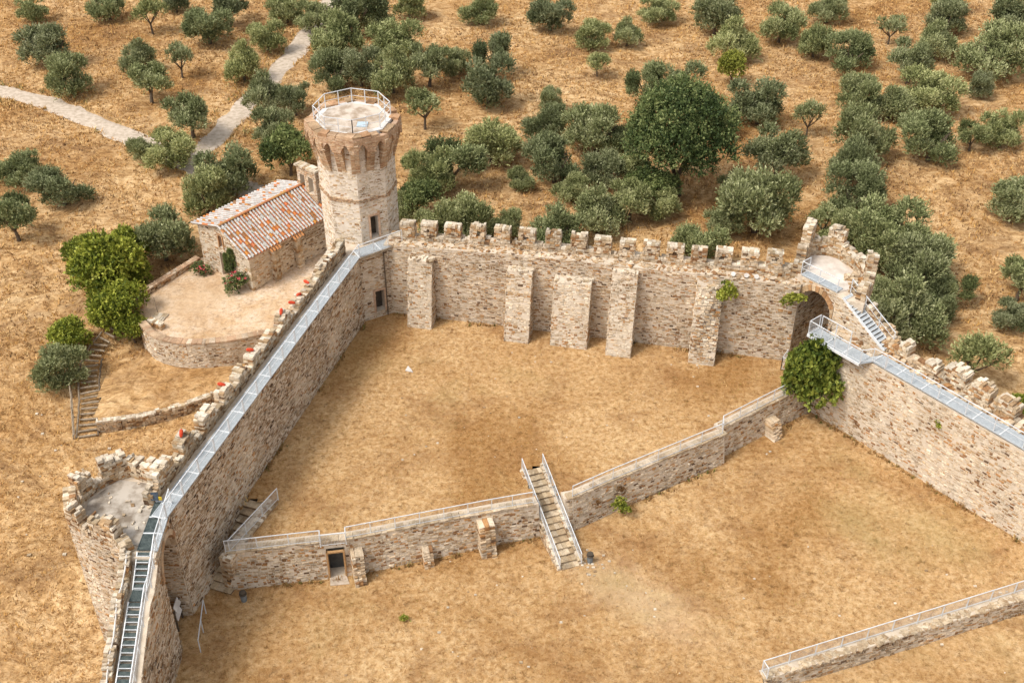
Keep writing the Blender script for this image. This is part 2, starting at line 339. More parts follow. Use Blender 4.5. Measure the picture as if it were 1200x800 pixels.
def sheet(name, xs, ys, keep, zf, mat):
    X, Y = np.meshgrid(xs, ys); Z = zf(X, Y); nx, ny = len(xs), len(ys)
    cx = (X[:-1, :-1]+X[1:, 1:])/2; cy = (Y[:-1, :-1]+Y[1:, 1:])/2; K = keep(cx, cy)
    j, i = np.nonzero(K); a = j*nx+i; F = np.stack([a, a+1, a+nx+1, a+nx], 1)
    u, inv = np.unique(F.ravel(), return_inverse=True); V = np.stack([X.ravel(), Y.ravel(), Z.ravel()], 1)[u]
    me = bpy.data.meshes.new(name); nf = len(F)
    me.vertices.add(len(u)); me.vertices.foreach_set('co', V.astype(np.float32).ravel())
    me.loops.add(nf*4); me.loops.foreach_set('vertex_index', inv.astype(np.int32)); me.polygons.add(nf)
    me.polygons.foreach_set('loop_start', np.arange(0, nf*4, 4, dtype=np.int32)); me.polygons.foreach_set('loop_total', np.full(nf, 4, np.int32))
    me.polygons.foreach_set('use_smooth', np.ones(nf, bool)); me.update(); me.validate()
    o = link(name, me, mat); o['kind'] = 'structure'; return o
STAIR_T, STAIR_B = (1.30, 55.0), (3.55, 48.5)     # middle stair, top and bottom of its centre line
LST_T, LST_B = (-15.75, 52.0), (-17.65, 46.95)    # corner stair beside the castle wall
def in_strip(x, y, A, B, w):
    (dx, dy), L = unit(A, B); s = (x-A[0])*dx+(y-A[1])*dy; o = -(x-A[0])*dy+(y-A[1])*dx
    return (s > -.05) & (s < L+.2) & (np.abs(o) < w)
LOWB = [(-16.7, 46.9), (-9.6, 48.0), (-1.1, 50.35), (4.0, 51.6), (6.6, 53.2), (14.2, 57.6)]     # foot of the low wall, lower court side
LOWB2 = [(14.25, 58.3), (20.9, 62.9)]
off = [(x-.12, y+.75) for x, y in LOWB]+[(x-.2, y+.6) for x, y in LOWB2]
UPPER = [(-12.2, 72.4), (-9.2, 73.2), (20.4, 67.2), (22.4, 65)]+off[::-1]+[(-17.6, 47.4), (-19.4, 46.6)]
LOWER = [(-22, 46.3), (-17.9, 48.2), (-15.2, 52.3)]+[(x, y+.35) for x, y in LOWB+LOWB2]+[(22.4, 64.2), (37, 48.6), (36, 48.05), (13.75, 40.4), (13.3, 38), (13.3, 24), (-19.4, 24), (-19.4, 41.5), (-22, 41.5)]
SUNK = [(13.2, 24), (13.2, 39.95), (13.85, 40.3), (36, 47.9), (38, 48.2), (45, 36), (45, 24)]
far = np.concatenate([[-1600, -1000, -600, -350, -220, -140], np.arange(-92, 96, .62), [140, 220, 350, 600, 1000, 1600]])
fary = np.concatenate([[-1200, -600, -250, -60, 0, 18], np.arange(26, 168, .62), [200, 260, 360, 600, 1000, 2200]])
sheet('ground', far, fary, lambda x, y: ~inside(CASTLE, x, y) & ~inside([(-14, 71.5), (-18, 70.5), (-22.4, 69.5), (-26, 71), (-28, 74), (-25, 79), (-20, 85.5), (-11, 82), (-11, 74.5)], x, y), zout, M['grove'])
sheet('upper_court', np.arange(-20, 24, .3), np.arange(45, 75, .3), lambda x, y: inside(UPPER, x, y) & ~in_strip(x, y, STAIR_T, STAIR_B, .72) & ~in_strip(x, y, LST_T, LST_B, .95), zup, M['court'])
sheet('lower_court', np.arange(-23, 38, .34), np.arange(24, 66, .34), lambda x, y: inside(LOWER, x, y), zlow, M['court'])
sheet('sunken_court', np.arange(13, 46, .4), np.arange(24, 48, .4), lambda x, y: inside(SUNK, x, y), zsunk, M['court'])
sheet('chapel_terrace', np.arange(-30, -8, .3), np.arange(67, 88, .3), lambda x, y: inside(CHAPEL_TERR, x, y), zterr, M['terrace'])
def strip_path(name, pts, w, sd):
    P = [Vector((*p, 0)) for p in pts]; dense = []
    for a, b in zip(P[:-1], P[1:]):
        n = max(2, int((b-a).length/.7)); dense += [a.lerp(b, k/n) for k in range(n)]
    dense.append(P[-1]); V = []; F = []; nc = 7
    for _ in range(3): dense = [dense[0]]+[(dense[i-1]+dense[i]*2+dense[i+1])/4 for i in range(1, len(dense)-1)]+[dense[-1]]
    for i, p in enumerate(dense):
        d = (dense[min(i+1, len(dense)-1)]-dense[max(i-1, 0)]).normalized(); nn = Vector((-d.y, d.x, 0))
        for k in range(nc):
            f = k/(nc-1)*2-1; e = (float(vnoise(i*.45, k*3, sd))-.5)*.9 if abs(f) == 1 else 0
            q = p+nn*(w/2*f+e*f); V.append((q.x, q.y, float(zout(q.x, q.y))+(.07-.03*f*f if abs(f) < 1 else -.02)))
    for i in range(len(dense)-1):
        for k in range(nc-1): F.append((i*nc+k, (i+1)*nc+k, (i+1)*nc+k+1, i*nc+k+1))
    o = fixn(link(name, mesh(name, V, F, None, True), M['gravel'])); o['kind'] = 'structure'; return o
strip_path('gravel_path', PATH_A, 2.7, 1); strip_path('gravel_path', PATH_B, 2.7, 2)
# ------------------------------------------------------------------ railings and walkways
def railing(parent, pts, h=1.05, step=1.8, bars=.13, part='railing', rails=(1.0, .12), mat='metal', pw=.05):
    """posts, rails and a panel of thin upright bars between each pair of posts; returns the railing part"""
    tot = 0; segs = []
    for a, b in zip(pts[:-1], pts[1:]): segs.append((Vector(a), Vector(b)))
    m = MB()
    for a, b in segs:
        for r in rails: m.bar(a+Vector((0, 0, h*r)), b+Vector((0, 0, h*r)), .045 if r == 1 else .025)
    top = m.build('handrail', M[mat], parent)
    first = True
    for a, b in segs:
        n = max(1, round((b-a).length/step))
        for k in range(n+1):
            if k == 0 and not first: continue
            p = a.lerp(b, k/n); q = MB(); q.bar(p-Vector((0, 0, .03)), p+Vector((0, 0, h+.02)), pw); q.build('post', M[mat], parent)
        first = False
        if bars:
            for k in range(n):
                p0, p1 = a.lerp(b, k/n), a.lerp(b, (k+1)/n); c = max(2, int((p1-p0).length/bars)); q = MB()
                for i in range(1, c):
                    p = p0.lerp(p1, i/c); q.bar(p+Vector((0, 0, h*.12)), p+Vector((0, 0, h)), .009)
                o = q.build('mesh_panel', M[mat], parent)
    return top
def decking(parent, A, B, n, o0, o1, step=1.9, mat='grate', th=.06, d=None):
    """grating panels from A to B (3D, offset line), spanning offsets o0..o1 along horizontal normal n, slats as geometry"""
    A, B = Vector(A), Vector(B); L = (B-A).length; k = max(1, round(L/step)); nn = Vector((n[0], n[1], 0)); dd = (B-A)/L
    for i in range(k):
        a = A.lerp(B, i/k)+dd*.012; b = A.lerp(B, (i+1)/k)-dd*.012; q = MB()
        for e0, e1 in ((o0, o0+.05), (o1-.05, o1)):
            q.hexa([a+nn*e0-Vector((0,0,th)), b+nn*e0-Vector((0,0,th)), b+nn*e1-Vector((0,0,th)), a+nn*e1-Vector((0,0,th)), a+nn*e0+Vector((0,0,.02)), b+nn*e0+Vector((0,0,.02)), b+nn*e1+Vector((0,0,.02)), a+nn*e1+Vector((0,0,.02))])
        ns = int((o1-o0-.1)/.075)
        for s_ in range(ns):
            e0 = o0+.05+(o1-o0-.1)*s_/ns; e1 = e0+(o1-o0-.1)/ns-.013
            q.hexa([a+nn*e0-Vector((0,0,.04)), b+nn*e0-Vector((0,0,.04)), b+nn*e1-Vector((0,0,.04)), a+nn*e1-Vector((0,0,.04)), a+nn*e0, b+nn*e0, b+nn*e1, a+nn*e1])
        fixn(q.build('grating_panel', M[mat], parent))
        q = MB(); q.bar(a+nn*(o0+.02)-dd*.012+Vector((0,0,.012)), a+nn*(o1-.02)-dd*.012+Vector((0,0,.014)), .085, .03); q.build('cross_beam', M['metal'], parent)
def treads(parent, A, B, n, o0, o1, cnt, mat='grate', depth=.26):
    A, B = Vector(A), Vector(B); nn = Vector((n[0], n[1], 0)); dd = Vector((B.x-A.x, B.y-A.y, 0)).normalized()
    for i in range(cnt):
        c = A.lerp(B, (i+.5)/cnt); q = MB(); h = dd*depth/2
        q.hexa([c-h+nn*o0-Vector((0,0,.04)), c+h+nn*o0-Vector((0,0,.04)), c+h+nn*o1-Vector((0,0,.04)), c-h+nn*o1-Vector((0,0,.04)), c-h+nn*o0, c+h+nn*o0, c+h+nn*o1, c-h+nn*o1])
        t = fixn(q.build('tread', M[mat], parent))
        q = MB(); q.bar(c+h+nn*o0+Vector((0,0,.012)), c+h+nn*o1+Vector((0,0,.012)), .035, .035); q.build('nosing', M['metal'], t).location = (0, 0, 0)
    for o in (o0-.03, o1+.03):
        q = MB(); q.bar(A+nn*o-Vector((0,0,.06)), B+nn*o-Vector((0,0,.06)), .05, .2); q.build('stringer', M['metal'], parent)
# ================================================================== CURTAIN WALL BEHIND THE UPPER COURT
K, BK = (-9.14, 72.6), (19.9, 66.5)
d, LB = unit(K, BK); n = (-d[1], d[0])
w = thing('castle_wall', 'long crenellated rubble wall with five sloping buttresses behind the upper court', 'castle wall', (5, 70, 0))
zt = lambda q: 6.02+.42*min(1, max(q, 0)/12)
Z3 = lambda fn, P, dd: (lambda x, y: fn((x-P[0])*dd[0]+(y-P[1])*dd[1]))
solid('wall_body', prism([xy(K, d, n, -.3, 0), xy(K, d, n, 12, 0), xy(K, d, n, LB, 0), xy(K, d, n, LB+.4, 1.45), xy(K, d, n, 12, 1.45), xy(K, d, n, -.3, 1.45)], -2.6, Z3(zt, K, d)), M['mortar'], w)
s = Stones(11); s.face(K, BK, -.25, zt, PAL)
s.top(lambda r: xy(K, d, n, r.uniform(0, LB), r.uniform(.05, .82)), 480, Z3(zt, K, d), (.12, .36), PAL, (.015, .05))
s.build('stonework', M['stone'], w, 'stuff')
ms = [1.31, 2.93, 4.73, 6.58, 8.42, 10.24, 12.16, 14.02, 15.74, 17.5, 19.19, 20.88, 22.54, 24.25, 26.05, 27.72]
mt = [7.51, 7.63, 7.71, 7.86, 7.94, 7.94, 7.97, 7.98, 7.93, 7.92, 7.92, 7.94, 7.99, 8.06, 8.22, 8.36]
crn = lambda q: float(np.interp(q, ms, [t-1.08 for t in mt]))
s = Stones(12); s.thick(xy(K, d, n, 0, .85), xy(K, d, n, LB+.2, .85), .55, zt, crn, PAL_PALE, rag=.06); s.build('parapet', M['stone'], w, 'stuff')
for i, (q, t) in enumerate(zip(ms, mt)):
    s = Stones(100+i); wd_ = .56+.03*(i % 3)
    gap = (lambda m, z, t=t: abs(m-.55) < .16 and abs(z-t+.62) < .17) if i in (1, 3, 5, 9, 11, 13, 15) else None
    s.thick(xy(K, d, n, q-wd_, .83), xy(K, d, n, q+wd_, .83), .6, crn(q)-.1, t, PAL_PALE, rag=.03, gap=gap)
    s.build('merlon', M['stone'], w)
def buttress(par, q0, q1, top, pt, pb, seed, slope=0):
    a0, a1 = xy(K, d, n, q0, 0), xy(K, d, n, q1, 0)
    f0b, f1b, f0t, f1t = xy(K, d, n, q0, -pb), xy(K, d, n, q1, -pb), xy(K, d, n, q0, -pt), xy(K, d, n, q1, -pt)
    z0 = -.3; H = top-z0; m = MB(); i = .02
    m.hexa([(*f0b, z0), (*f1b, z0), (*xy(K, d, n, q1, .3), z0), (*xy(K, d, n, q0, .3), z0), (*f0t, top), (*f1t, top-slope), (*xy(K, d, n, q1, .3), top-slope+.15), (*xy(K, d, n, q0, .3), top+.15)])
    s = Stones(seed); bt = (pb-pt)/H
    tz = lambda q: top-slope*q/(q1-q0)
    s.face(f0b, f1b, z0, tz, PAL_PALE, batter=bt)
    s.face(f1b, a1, z0, lambda q: min(top-slope, z0+q/(pb-pt)*H), PAL_PALE); s.face(a0, f0b, z0, lambda q: min(top, z0+(pb-q)/(pb-pt)*H), PAL_PALE)
    s.top(lambda r: xy(K, d, n, r.uniform(q0+.1, q1-.1), r.uniform(-pt, 0)), 14, lambda x, y: top-slope*.5+.02)
    o = m.build('buttress', M['mortar'], par); c = s.build('stonework', M['stone'], o, 'stuff'); c.location = (0, 0, 0)
for a in ((1.65, 3.5, 5.3, .55, 1.65, 21), (9.1, 10.95, 5.35, .6, 1.95, 22), (12.55, 15.25, 5.0, .7, 1.75, 23), (16.7, 18.5, 6.15, .45, 2.15, 24), (22.65, 24.5, 6.0, .35, 1.8, 25, .9)): buttress(w, *a)
# ================================================================== LEFT CURTAIN WALL WITH WALKWAY
LW, MW = (-11.1, 71.5), (-18.6, 45.2)
dl, LL = unit(MW, LW); nl = (-dl[1], dl[0])                 # nl points outwards (left)
w = thing('castle_wall', 'tall rubble curtain wall carrying the grey metal walkway between the octagonal tower and the ruined corner tower', 'castle wall', (-14.5, 59, 0))
solid('wall_body', prism([xy(MW, dl, nl, 0, 0), xy(MW, dl, nl, LL+.3, 0), xy(MW, dl, nl, LL+.3, 2.0), xy(MW, dl, nl, .5, 2.0)], -4.4, 5.62), M['mortar'], w)
s = Stones(31); s.face(MW, LW, lambda q: (-2.7 if q < 2.2 else -2.7+(q-2.2)*.5 if q < 7 else -.2), 5.62, PAL_DARK); s.build('stonework', M['stone'], w, 'stuff')  # darker stone mix puts the shade of this inner face into its colour
s = Stones(32)
def ptop(q): return 6.3+.1*math.sin(q*1.9)+(.5*min(1, max(0, (q-21)/3)))
s.thick(xy(MW, dl, nl, .3, 1.15), xy(MW, dl, nl, LL+.2, 1.15), .6, 5.4, ptop, PAL_DARK, rag=.12); s.build('parapet', M['stone'], w, 'stuff')
LM = [(4.41, 6.9, .6), (6.95, 6.75, .75), (9.32, 6.75, .6), (11.28, 6.6, .6), (13.18, 6.65, .6), (15.34, 6.5, .7), (17.57, 6.65, .6), (20.02, 6.35, .5), (1.9, 6.95, .9)]
for i, (q, t, hw) in enumerate(LM):
    s = Stones(140+i); s.thick(xy(MW, dl, nl, q-hw, 1.14), xy(MW, dl, nl, q+hw, 1.14), .64, 6.2, lambda m, t=t, hw=hw: t+.2-.12*(m-hw)**2, PAL_PALE, rag=.1); s.build('merlon', M['stone'], w)
wk = thing('metal_walkway', 'long straight pale grey metal walkway on top of the left curtain wall', 'walkway', (-14.5, 59, 5.7))
zw = 5.78
P0, P1 = xy(MW, dl, nl, -.6, 0), xy(MW, dl, nl, LL-.1, 0)
decking(wk, (*P0, zw), (*P1, zw), nl, -.12, .76)
railing(wk, [(*xy(MW, dl, nl, -.5, -.09), zw), (*xy(MW, dl, nl, LL-.2, -.09), zw)], step=1.9, bars=None, rails=(1.0, .52), pw=.09)
# red spotlights on the parapet
def floodlight(x, y, z, az, tilt, label):
    t = thing('floodlight', label, 'floodlight', (x, y, z), 'red floodlights on the left curtain wall')
    q = MB(); q.bar((x, y, z-.05), (x, y, z+.15), .04); q.build('bracket', M['metal'], t)
    q = MB(); dv = Vector((math.cos(az)*math.cos(tilt), math.sin(az)*math.cos(tilt), math.sin(tilt))); c = Vector((x, y, z+.2))
    q.tube([c-dv*.2, c-dv*.12, c+dv*.05, c+dv*.22, c+dv*.3], [.03, .09, .12, .11, .03], 8); fixn(q.build('housing', M['red'], t))
M['red'] = mat_noise('red enamel', (.42, .03, .012), (.60, .085, .025), 9, .5, .1)
for q, o, z, a, lab in ((21.6, 1.75, 6.45, 2.6, 'dark red floodlight on the parapet closest to the octagonal tower'), (20.3, 1.75, 6.3, 4.2, 'red floodlight on a low merlon, second one from the octagonal tower'), (19.3, 1.8, 6.25, 3.3, 'red floodlight lying towards the chapel, third one from the octagonal tower'), (17.5, 1.75, 6.65, 1.4, 'upright red floodlight on a tall merlon opposite the chapel terrace wall'), (13.2, 1.8, 6.65, 3.4, 'red floodlight on the merlon beside the curved terrace wall'), (9.4, 1.8, 6.75, 3.1, 'red floodlight on the merlon where the small dry stone wall ends'), (4.4, 1.75, 6.95, 1.5, 'upright red floodlight on the merlon next to the ruined corner tower')):
    floodlight(*xy(MW, dl, nl, q, o-.3), z+.15, a, .9 if 'upright' in lab else .2, lab)
# ================================================================== OCTAGONAL TOWER
TC = (-11.4, 76.0); ROT = math.radians(-90+7)
def octa(R, k, off=0): a = ROT+k*math.pi/4+off; return (TC[0]+R*math.cos(a), TC[1]+R*math.sin(a))
M['limewash'] = mat_noise('pale lime pointing', (.56, .48, .39), (.68, .61, .52), 2, .95, .5)
tw = thing('octagonal_tower', 'octagonal stone tower with brick machicolations and a fenced white roof platform', 'tower', (*TC, -1))
RS = 2.82
sh = solid('shaft', prism([octa(RS, k) for k in range(8)], -2.5, 14.3), M['limewash'], tw)
solid('base_block', prism([(-11.12, 71.48), (-9.1, 72.62), (-8.6, 75), (-13.2, 75), (-13.05, 72.05)], -2.4, 5.6), M['mortar'], tw)
bb = [o for o in tw.children if o.name.startswith('base_block')][0]
def boxcut(P, Q, s0, s1, z0, z1, dep, pre=.3):
    (ux, uy), L = unit(P, Q); nx, ny = uy, -ux      # outward normal
    pts = [(P[0]+ux*a+nx*o, P[1]+uy*a+ny*o) for a, o in ((s0, pre), (s1, pre), (s1, -dep), (s0, -dep))]
    return prism(pts, z0, z1)
CH0, CH1 = (-11.12, 71.48), (-9.1, 72.62)
cut(bb, [boxcut(CH0, CH1, 1.0, 1.75, .45, 2.35, .9)])
F0, F1 = octa(RS, 0), octa(RS, 1)                            # face holding the upper door
cut(sh, [boxcut(F0, F1, .78, 1.4, 6.0, 7.85, .9)])
s = Stones(41)
for k in range(8):
    A, Bq = octa(RS, k), octa(RS, k+1)
    s.face(A, Bq, -1.2, 14.1, PAL_TOWER, skip=.3, hole=(lambda m, z: .68 < m < 1.5 and 5.9 < z < 7.98) if k == 0 else None, proud=(0, .035))
s.face(CH0, CH1, 0, 5.6, PAL_DARK, hole=lambda m, z: .9 < m < 1.85 and .4 < z < 2.45)
s.build('stonework', M['stone'], tw, 'stuff')
dm = MB()
for P, Q, a0, a1, z0, z1 in ((F0, F1, .78, 1.4, 6.0, 7.85), (CH0, CH1, 1.0, 1.75, .45, 2.35)):
    fr = MB(); (ux, uy), _ = unit(P, Q); nx, ny = uy, -ux
    pp = lambda a, o, z: (P[0]+ux*a+nx*o, P[1]+uy*a+ny*o, z)
    for a in (a0-.07, a1+.07): fr.bar(pp(a, -.02, z0), pp(a, -.02, z1+.14), .14, .2)
    fr.bar(pp(a0-.14, -.01, z1+.07), pp(a1+.14, -.01, z1+.07), .2, .14)
    fo = fr.build('door_frame', M['sand'] if 'sand' in M else M['brick'], tw)
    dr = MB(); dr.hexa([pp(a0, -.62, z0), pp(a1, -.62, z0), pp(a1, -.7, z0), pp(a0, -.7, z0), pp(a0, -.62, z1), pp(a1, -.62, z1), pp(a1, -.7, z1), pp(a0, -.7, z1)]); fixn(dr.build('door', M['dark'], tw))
s = Stones(42)
for k in range(8): s.face(octa(RS+.07, k), octa(RS+.07, k+1), 9.12, 9.42, PAL_BRICK, ch=(.07, .08), cl=(.18, .28), proud=(.0, .015), back=.12)
s.build('brick_band', M['stone'], tw, 'stuff')
# machicolation: corbels at every vertex and mid face, arches between
PR = .64; ap = math.cos(math.pi/8)
def radial(ang, R): return (TC[0]+R*math.cos(ang), TC[1]+R*math.sin(ang))
def Rat(ang, R):    # octagon radius at an angle
    a = (ang-ROT) % (math.pi/4)-math.pi/8; return R*ap/math.cos(a)
NC = 16; hw = .27
for k in range(NC):
    ang = ROT+k*2*math.pi/NC; r0 = Rat(ang, RS)-.1; s = Stones(200+k); tx, ty = -math.sin(ang), math.cos(ang); rx, ry = math.cos(ang), math.sin(ang)
    prof = [(11.55, .12), (12.0, .22), (12.4, .34), (12.8, .46), (13.2, .58), (13.55, .70), (13.9, .76)]
    z = 11.5; wv = hw+.04
    while z < 13.95:
        h = .085; p = float(np.interp(z+h/2, [a for a, _ in prof], [b for _, b in prof])); cz = z+h/2
        for q in (-.5, .5):
            c = (TC[0]+rx*(r0+p/2)+tx*wv*q, TC[1]+ry*(r0+p/2)+ty*wv*q, cz)
            s.stone(c, (rx*p/2, ry*p/2, 0), (tx*wv*.49, ty*wv*.49, 0), (0, 0, h/2-.006), pick(s.r, PAL_BRICK), .008)
        z += h
    s.build('corbel', M['stone'], tw)
for k in range(NC):
    a0, a1 = ROT+k*2*math.pi/NC, ROT+(k+1)*2*math.pi/NC
    p0, p1 = radial(a0, Rat(a0, RS)+PR), radial(a1, Rat(a1, RS)+PR); (ux, uy), L = unit(p0, p1)
    nx, ny = -uy, ux                                       # inwards
    sp, top = 13.3, 14.42-(.12 if k in (1, 2) else 0); out = [(0, top), (0, sp)]
    out += [(hw, sp)]+[(hw+(L-2*hw)*j/8, sp+.66*(1-abs(j/4-1)**1.6)) for j in range(1, 8)]+[(L-hw, sp), (L, sp), (L, top)]
    vin = []; m = MB(); N_ = len(out)
    for dep in (0, .34): vin += [(p0[0]+ux*a+nx*dep, p0[1]+uy*a+ny*dep, z) for a, z in out]
    f = [tuple(range(N_)), tuple(range(N_, 2*N_))[::-1]]+[(i, N_+i, N_+(i+1) % N_, (i+1) % N_) for i in range(N_)]
    o = fixn(link('machicolation_arch', mesh('machicolation_arch', vin, f), M['brick'], tw))
    s = Stones(240+k); s.face(p0, p1, 13.25, top, PAL_BRICK, hole=lambda m_, z, L=L: hw-.02 < m_ < L-hw+.02 and z < sp+.68*(1-abs(2*(m_-hw)/(L-2*hw)-1)**1.6), ch=(.07, .09), cl=(.16, .3), proud=(.0, .03))
    c = s.build('brickwork', M['stone'], o, 'stuff'); c.location = (0, 0, 0)
    # ragged brick coping blocks
    s = Stones(270+k)
    for j in range(2):
        if rnd.random() < .22: continue
        m_ = L*(.25+.5*j); c = (p0[0]+ux*m_+nx*.36, p0[1]+uy*m_+ny*.36, top+.09)
        s.stone(c, (ux*L*.23, uy*L*.23, 0), (nx*.34, ny*.34, 0), (0, 0, rnd.uniform(.05, .14)), pick(s.r, [((.46, .28, .17), 3), ((.52, .37, .26), 2), ((.42, .30, .20), 2)]), .04)
    if s.v: s.build('coping_block', M['stone'], tw)
solid('roof_slab', prism([octa(2.92, k) for k in range(8)], 14.1, 14.52), M['white'], tw)
M['screed'] = mat_noise('pinkish roof screed', (.33, .25, .18), (.54, .46, .38), 1.0, .9, .2, lo=.4, hi=.56)
solid('roof_floor', prism([octa(2.5, k) for k in range(8)], 14.4, 14.526), M['screed'], tw)
M['sky_pane'] = mat_noise('dusty skylight glass', (.36, .46, .52), (.46, .55, .60), 2, .25, .05, spec=.5)
q = MB(); q.box((-10.95, 74.45, 14.53), (-10.2, 75.25, 14.58)); q.build('hatch', M['sky_pane'], tw)
railing(tw, [(*octa(2.72, k), 14.5) for k in range(9)], h=1.1, step=1.05, bars=None, rails=(1.0, .5), pw=.06)
# bridge between the walkways
wk = thing('metal_walkway', 'short railed metal footbridge in front of the octagonal tower door', 'footbridge', (-9.7, 72, 5.7))
b0, b1 = (-11.15, 71.35), (-8.2, 73.2); db, Lb = unit(b0, b1); nb = (-db[1], db[0])
decking(wk, (*b0, 5.78), (*b1, 5.95), nb, -.25, .95, step=1.75)
railing(wk, [(*xy(b0, db, nb, .0, -.2), 5.78), (*xy(b0, db, nb, Lb, -.2), 5.95)], step=1.15, bars=.09)
q = MB(); q.bar((*xy(b0, db, nb, .0, -.26), 5.72), (*xy(b0, db, nb, Lb, -.26), 5.89), .08, .16); q.build('edge_beam', M['wood'], wk)
q = MB(); q.tube([(*xy(b0, db, nb, 1.95, -.1), 0), (*xy(b0, db, nb, 1.95, -.1), 5.7)], .05); q.build('drain_pipe', M['bark'], wk)
# ================================================================== RUINED CORNER TOWER AND STAIR WALL (near left)
ct = thing('ruined_tower', 'roofless ruined corner tower with a broken parapet and a tall arched gateway', 'tower', (-21, 45.5, -4))
CTO = [(-19.7, 48.1), (-21.4, 48.9), (-21.9, 48.85), (-23.2, 48.0), (-23.7, 47.3), (-24.2, 46.4), (-24.2, 45.6), (-23.9, 44.4), (-23.1, 43.95), (-22.4, 43.6), (-20.9, 42.95), (-20.35, 42.2)]
o = solid('tower_body', prism([(-18.66, 42.08), (-18.66, 46.0)]+CTO+[(-20.35, 42.08)], -5.2, 5.45), M['mortar'], ct)
def archcut(P, Nn, th, s0, s1, z0, sp, cr, k=10):
    m, a = (s0+s1)/2, (s1-s0)/2
    out = [(s0, z0), (s1, z0)]+[(m+a*math.cos(math.pi*j/k), sp+(cr-sp)*math.sin(math.pi*j/k)) for j in range(k+1)]
    return slab(P, Nn, th, out)
cut(o, [archcut((-18.4, 45.2), (-1, 0), 2.2, .1, 2.72, -2.75, 3.3, 5.0)])
s = Stones(51)
arch_in = lambda y, z: 42.48 < y < 45.1 and z < 3.3+1.75*math.sqrt(max(0, 1-((y-43.79)/1.31)**2))
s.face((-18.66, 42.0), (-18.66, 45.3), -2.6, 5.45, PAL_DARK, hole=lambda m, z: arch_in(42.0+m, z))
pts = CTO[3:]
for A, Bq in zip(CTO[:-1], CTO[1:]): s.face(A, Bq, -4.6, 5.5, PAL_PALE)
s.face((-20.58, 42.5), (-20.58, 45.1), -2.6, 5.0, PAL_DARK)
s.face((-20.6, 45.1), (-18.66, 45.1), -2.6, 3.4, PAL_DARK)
s.top(lambda r: (r.uniform(-23.2, -19.8), r.uniform(43.6, 47.8)), 26, lambda x, y: 5.46, (.08, .3), PAL_CAP)
s.build('stonework', M['stone'], ct, 'stuff')
solid('platform_floor', prism([(-18.9, 42.6), (-18.9, 45.9), (-19.9, 47.6), (-22.2, 48.0), (-23.4, 46.3), (-23.2, 44.7), (-20.6, 43.2)], 5.3, lambda x, y: 5.5), M['plaster'], ct)
s = Stones(52)
for a in range(9):
    a0, a1 = math.pi*a/9, math.pi*(a+1)/9; y0, y1 = 43.79+1.31*math.cos(a0), 43.79+1.31*math.cos(a1); z0, z1 = 3.3+1.7*math.sin(a0), 3.3+1.7*math.sin(a1)
    Y0, Y1 = 43.79+1.63*math.cos(a0), 43.79+1.63*math.cos(a1); Z0, Z1 = 3.3+2.02*math.sin(a0), 3.3+2.02*math.sin(a1)
    s.hexa([(-18.58, y0, z0), (-18.58, y1, z1), (-18.9, y1, z1), (-18.9, y0, z0), (-18.58, Y0, Z0), (-18.58, Y1, Z1), (-18.9, Y1, Z1), (-18.9, Y0, Z0)], pick(s.r, PAL_BRICK))
fixn(s.build('arch_ring', M['stone'], ct))
tops = [6.7, 6.0, 7.1, 6.1, 7.05, 6.0, 6.95, 6.75, 5.9, 6.75, 6.1]
for i, (A, Bq, t) in enumerate(zip(CTO[:-1], CTO[1:], tops)):
    s = Stones(300+i); s.thick(A, Bq, .62, 5.3, lambda q, t=t, i=i: t+.15*math.sin(q*4+i), PAL_PALE, rag=.16); s.build('merlon' if t > 6.5 else 'parapet', M['stone'], ct)
# box with a solar panel at the walkway bend
sb = thing('solar_box', 'small dark solar panel box on a post at the walkway bend', 'solar panel', (-19.5, 45.95, 5.5))
q = MB(); q.bar((-19.5, 45.95, 5.45), (-19.5, 45.95, 6.1), .07); q.build('post', M['metal'], sb)
q = MB(); q.hexa([(-19.73, 45.8, 6.0), (-19.33, 45.8, 6.0), (-19.33, 45.9, 6.0), (-19.73, 45.9, 6.0), (-19.73, 46.0, 6.42), (-19.33, 46.0, 6.42), (-19.33, 46.06, 6.38), (-19.73, 46.06, 6.38)])
M['panel'] = mat_noise('solar cell', (.02, .03, .05), (.05, .07, .09), 8, .25, .05, spec=.5); fixn(q.build('panel', M['panel'], sb))
M['yellow'] = mat_noise('yellow sign', (.62, .42, .03), (.7, .5, .05), 3, .6); q = MB(); q.box((-19.3, 45.85, 5.98), (-19.13, 45.89, 6.2)); q.build('warning_plate', M['yellow'], sb)
# stair wall running towards the viewer
sw = thing('castle_wall', 'descending rubble wall with a metal stairway below the ruined corner tower', 'castle wall', (-19.5, 38, -3))
sz = lambda y: float(np.interp(y, [30, 36, 40.0, 40.8, 42.2, 43], [-.8, 2.0, 4.35, 4.35, 5.2, 5.2]))
ys = [42.05, 40.8, 40.0, 36, 30]
out = [(43-42.05, -4.8)]+[(43-y, sz(y)-.12) for y in ys]+[(13, -4.8)]
solid('wall_body', slab((-18.6, 43), (-1, 0), 1.8, out), M['mortar'], sw)
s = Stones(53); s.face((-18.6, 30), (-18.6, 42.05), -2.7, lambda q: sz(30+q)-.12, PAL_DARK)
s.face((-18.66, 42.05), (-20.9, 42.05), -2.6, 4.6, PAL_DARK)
s.build('stonework', M['stone'], sw, 'stuff')
s = Stones(54)
for k in range(11):
    y0 = 42.3-k*1.1; s.thick((-20.42, y0), (-20.42, y0-1.1), .5, sz(y0-1)-.8, lambda q, y0=y0: sz(y0-q)+.55+.12*math.sin(y0*3+q*2), PAL_PALE, rag=.1)
s.build('parapet', M['stone'], sw, 'stuff')
q = MB(); q.tube([(-20.1+.04*math.sin(k*1.7), 42.2-k*.8, sz(42.2-k*.8)+.62+.05*math.sin(k*2.3)) for k in range(14)], .045, 6); q.build('white_pipe', M['white'], sw)
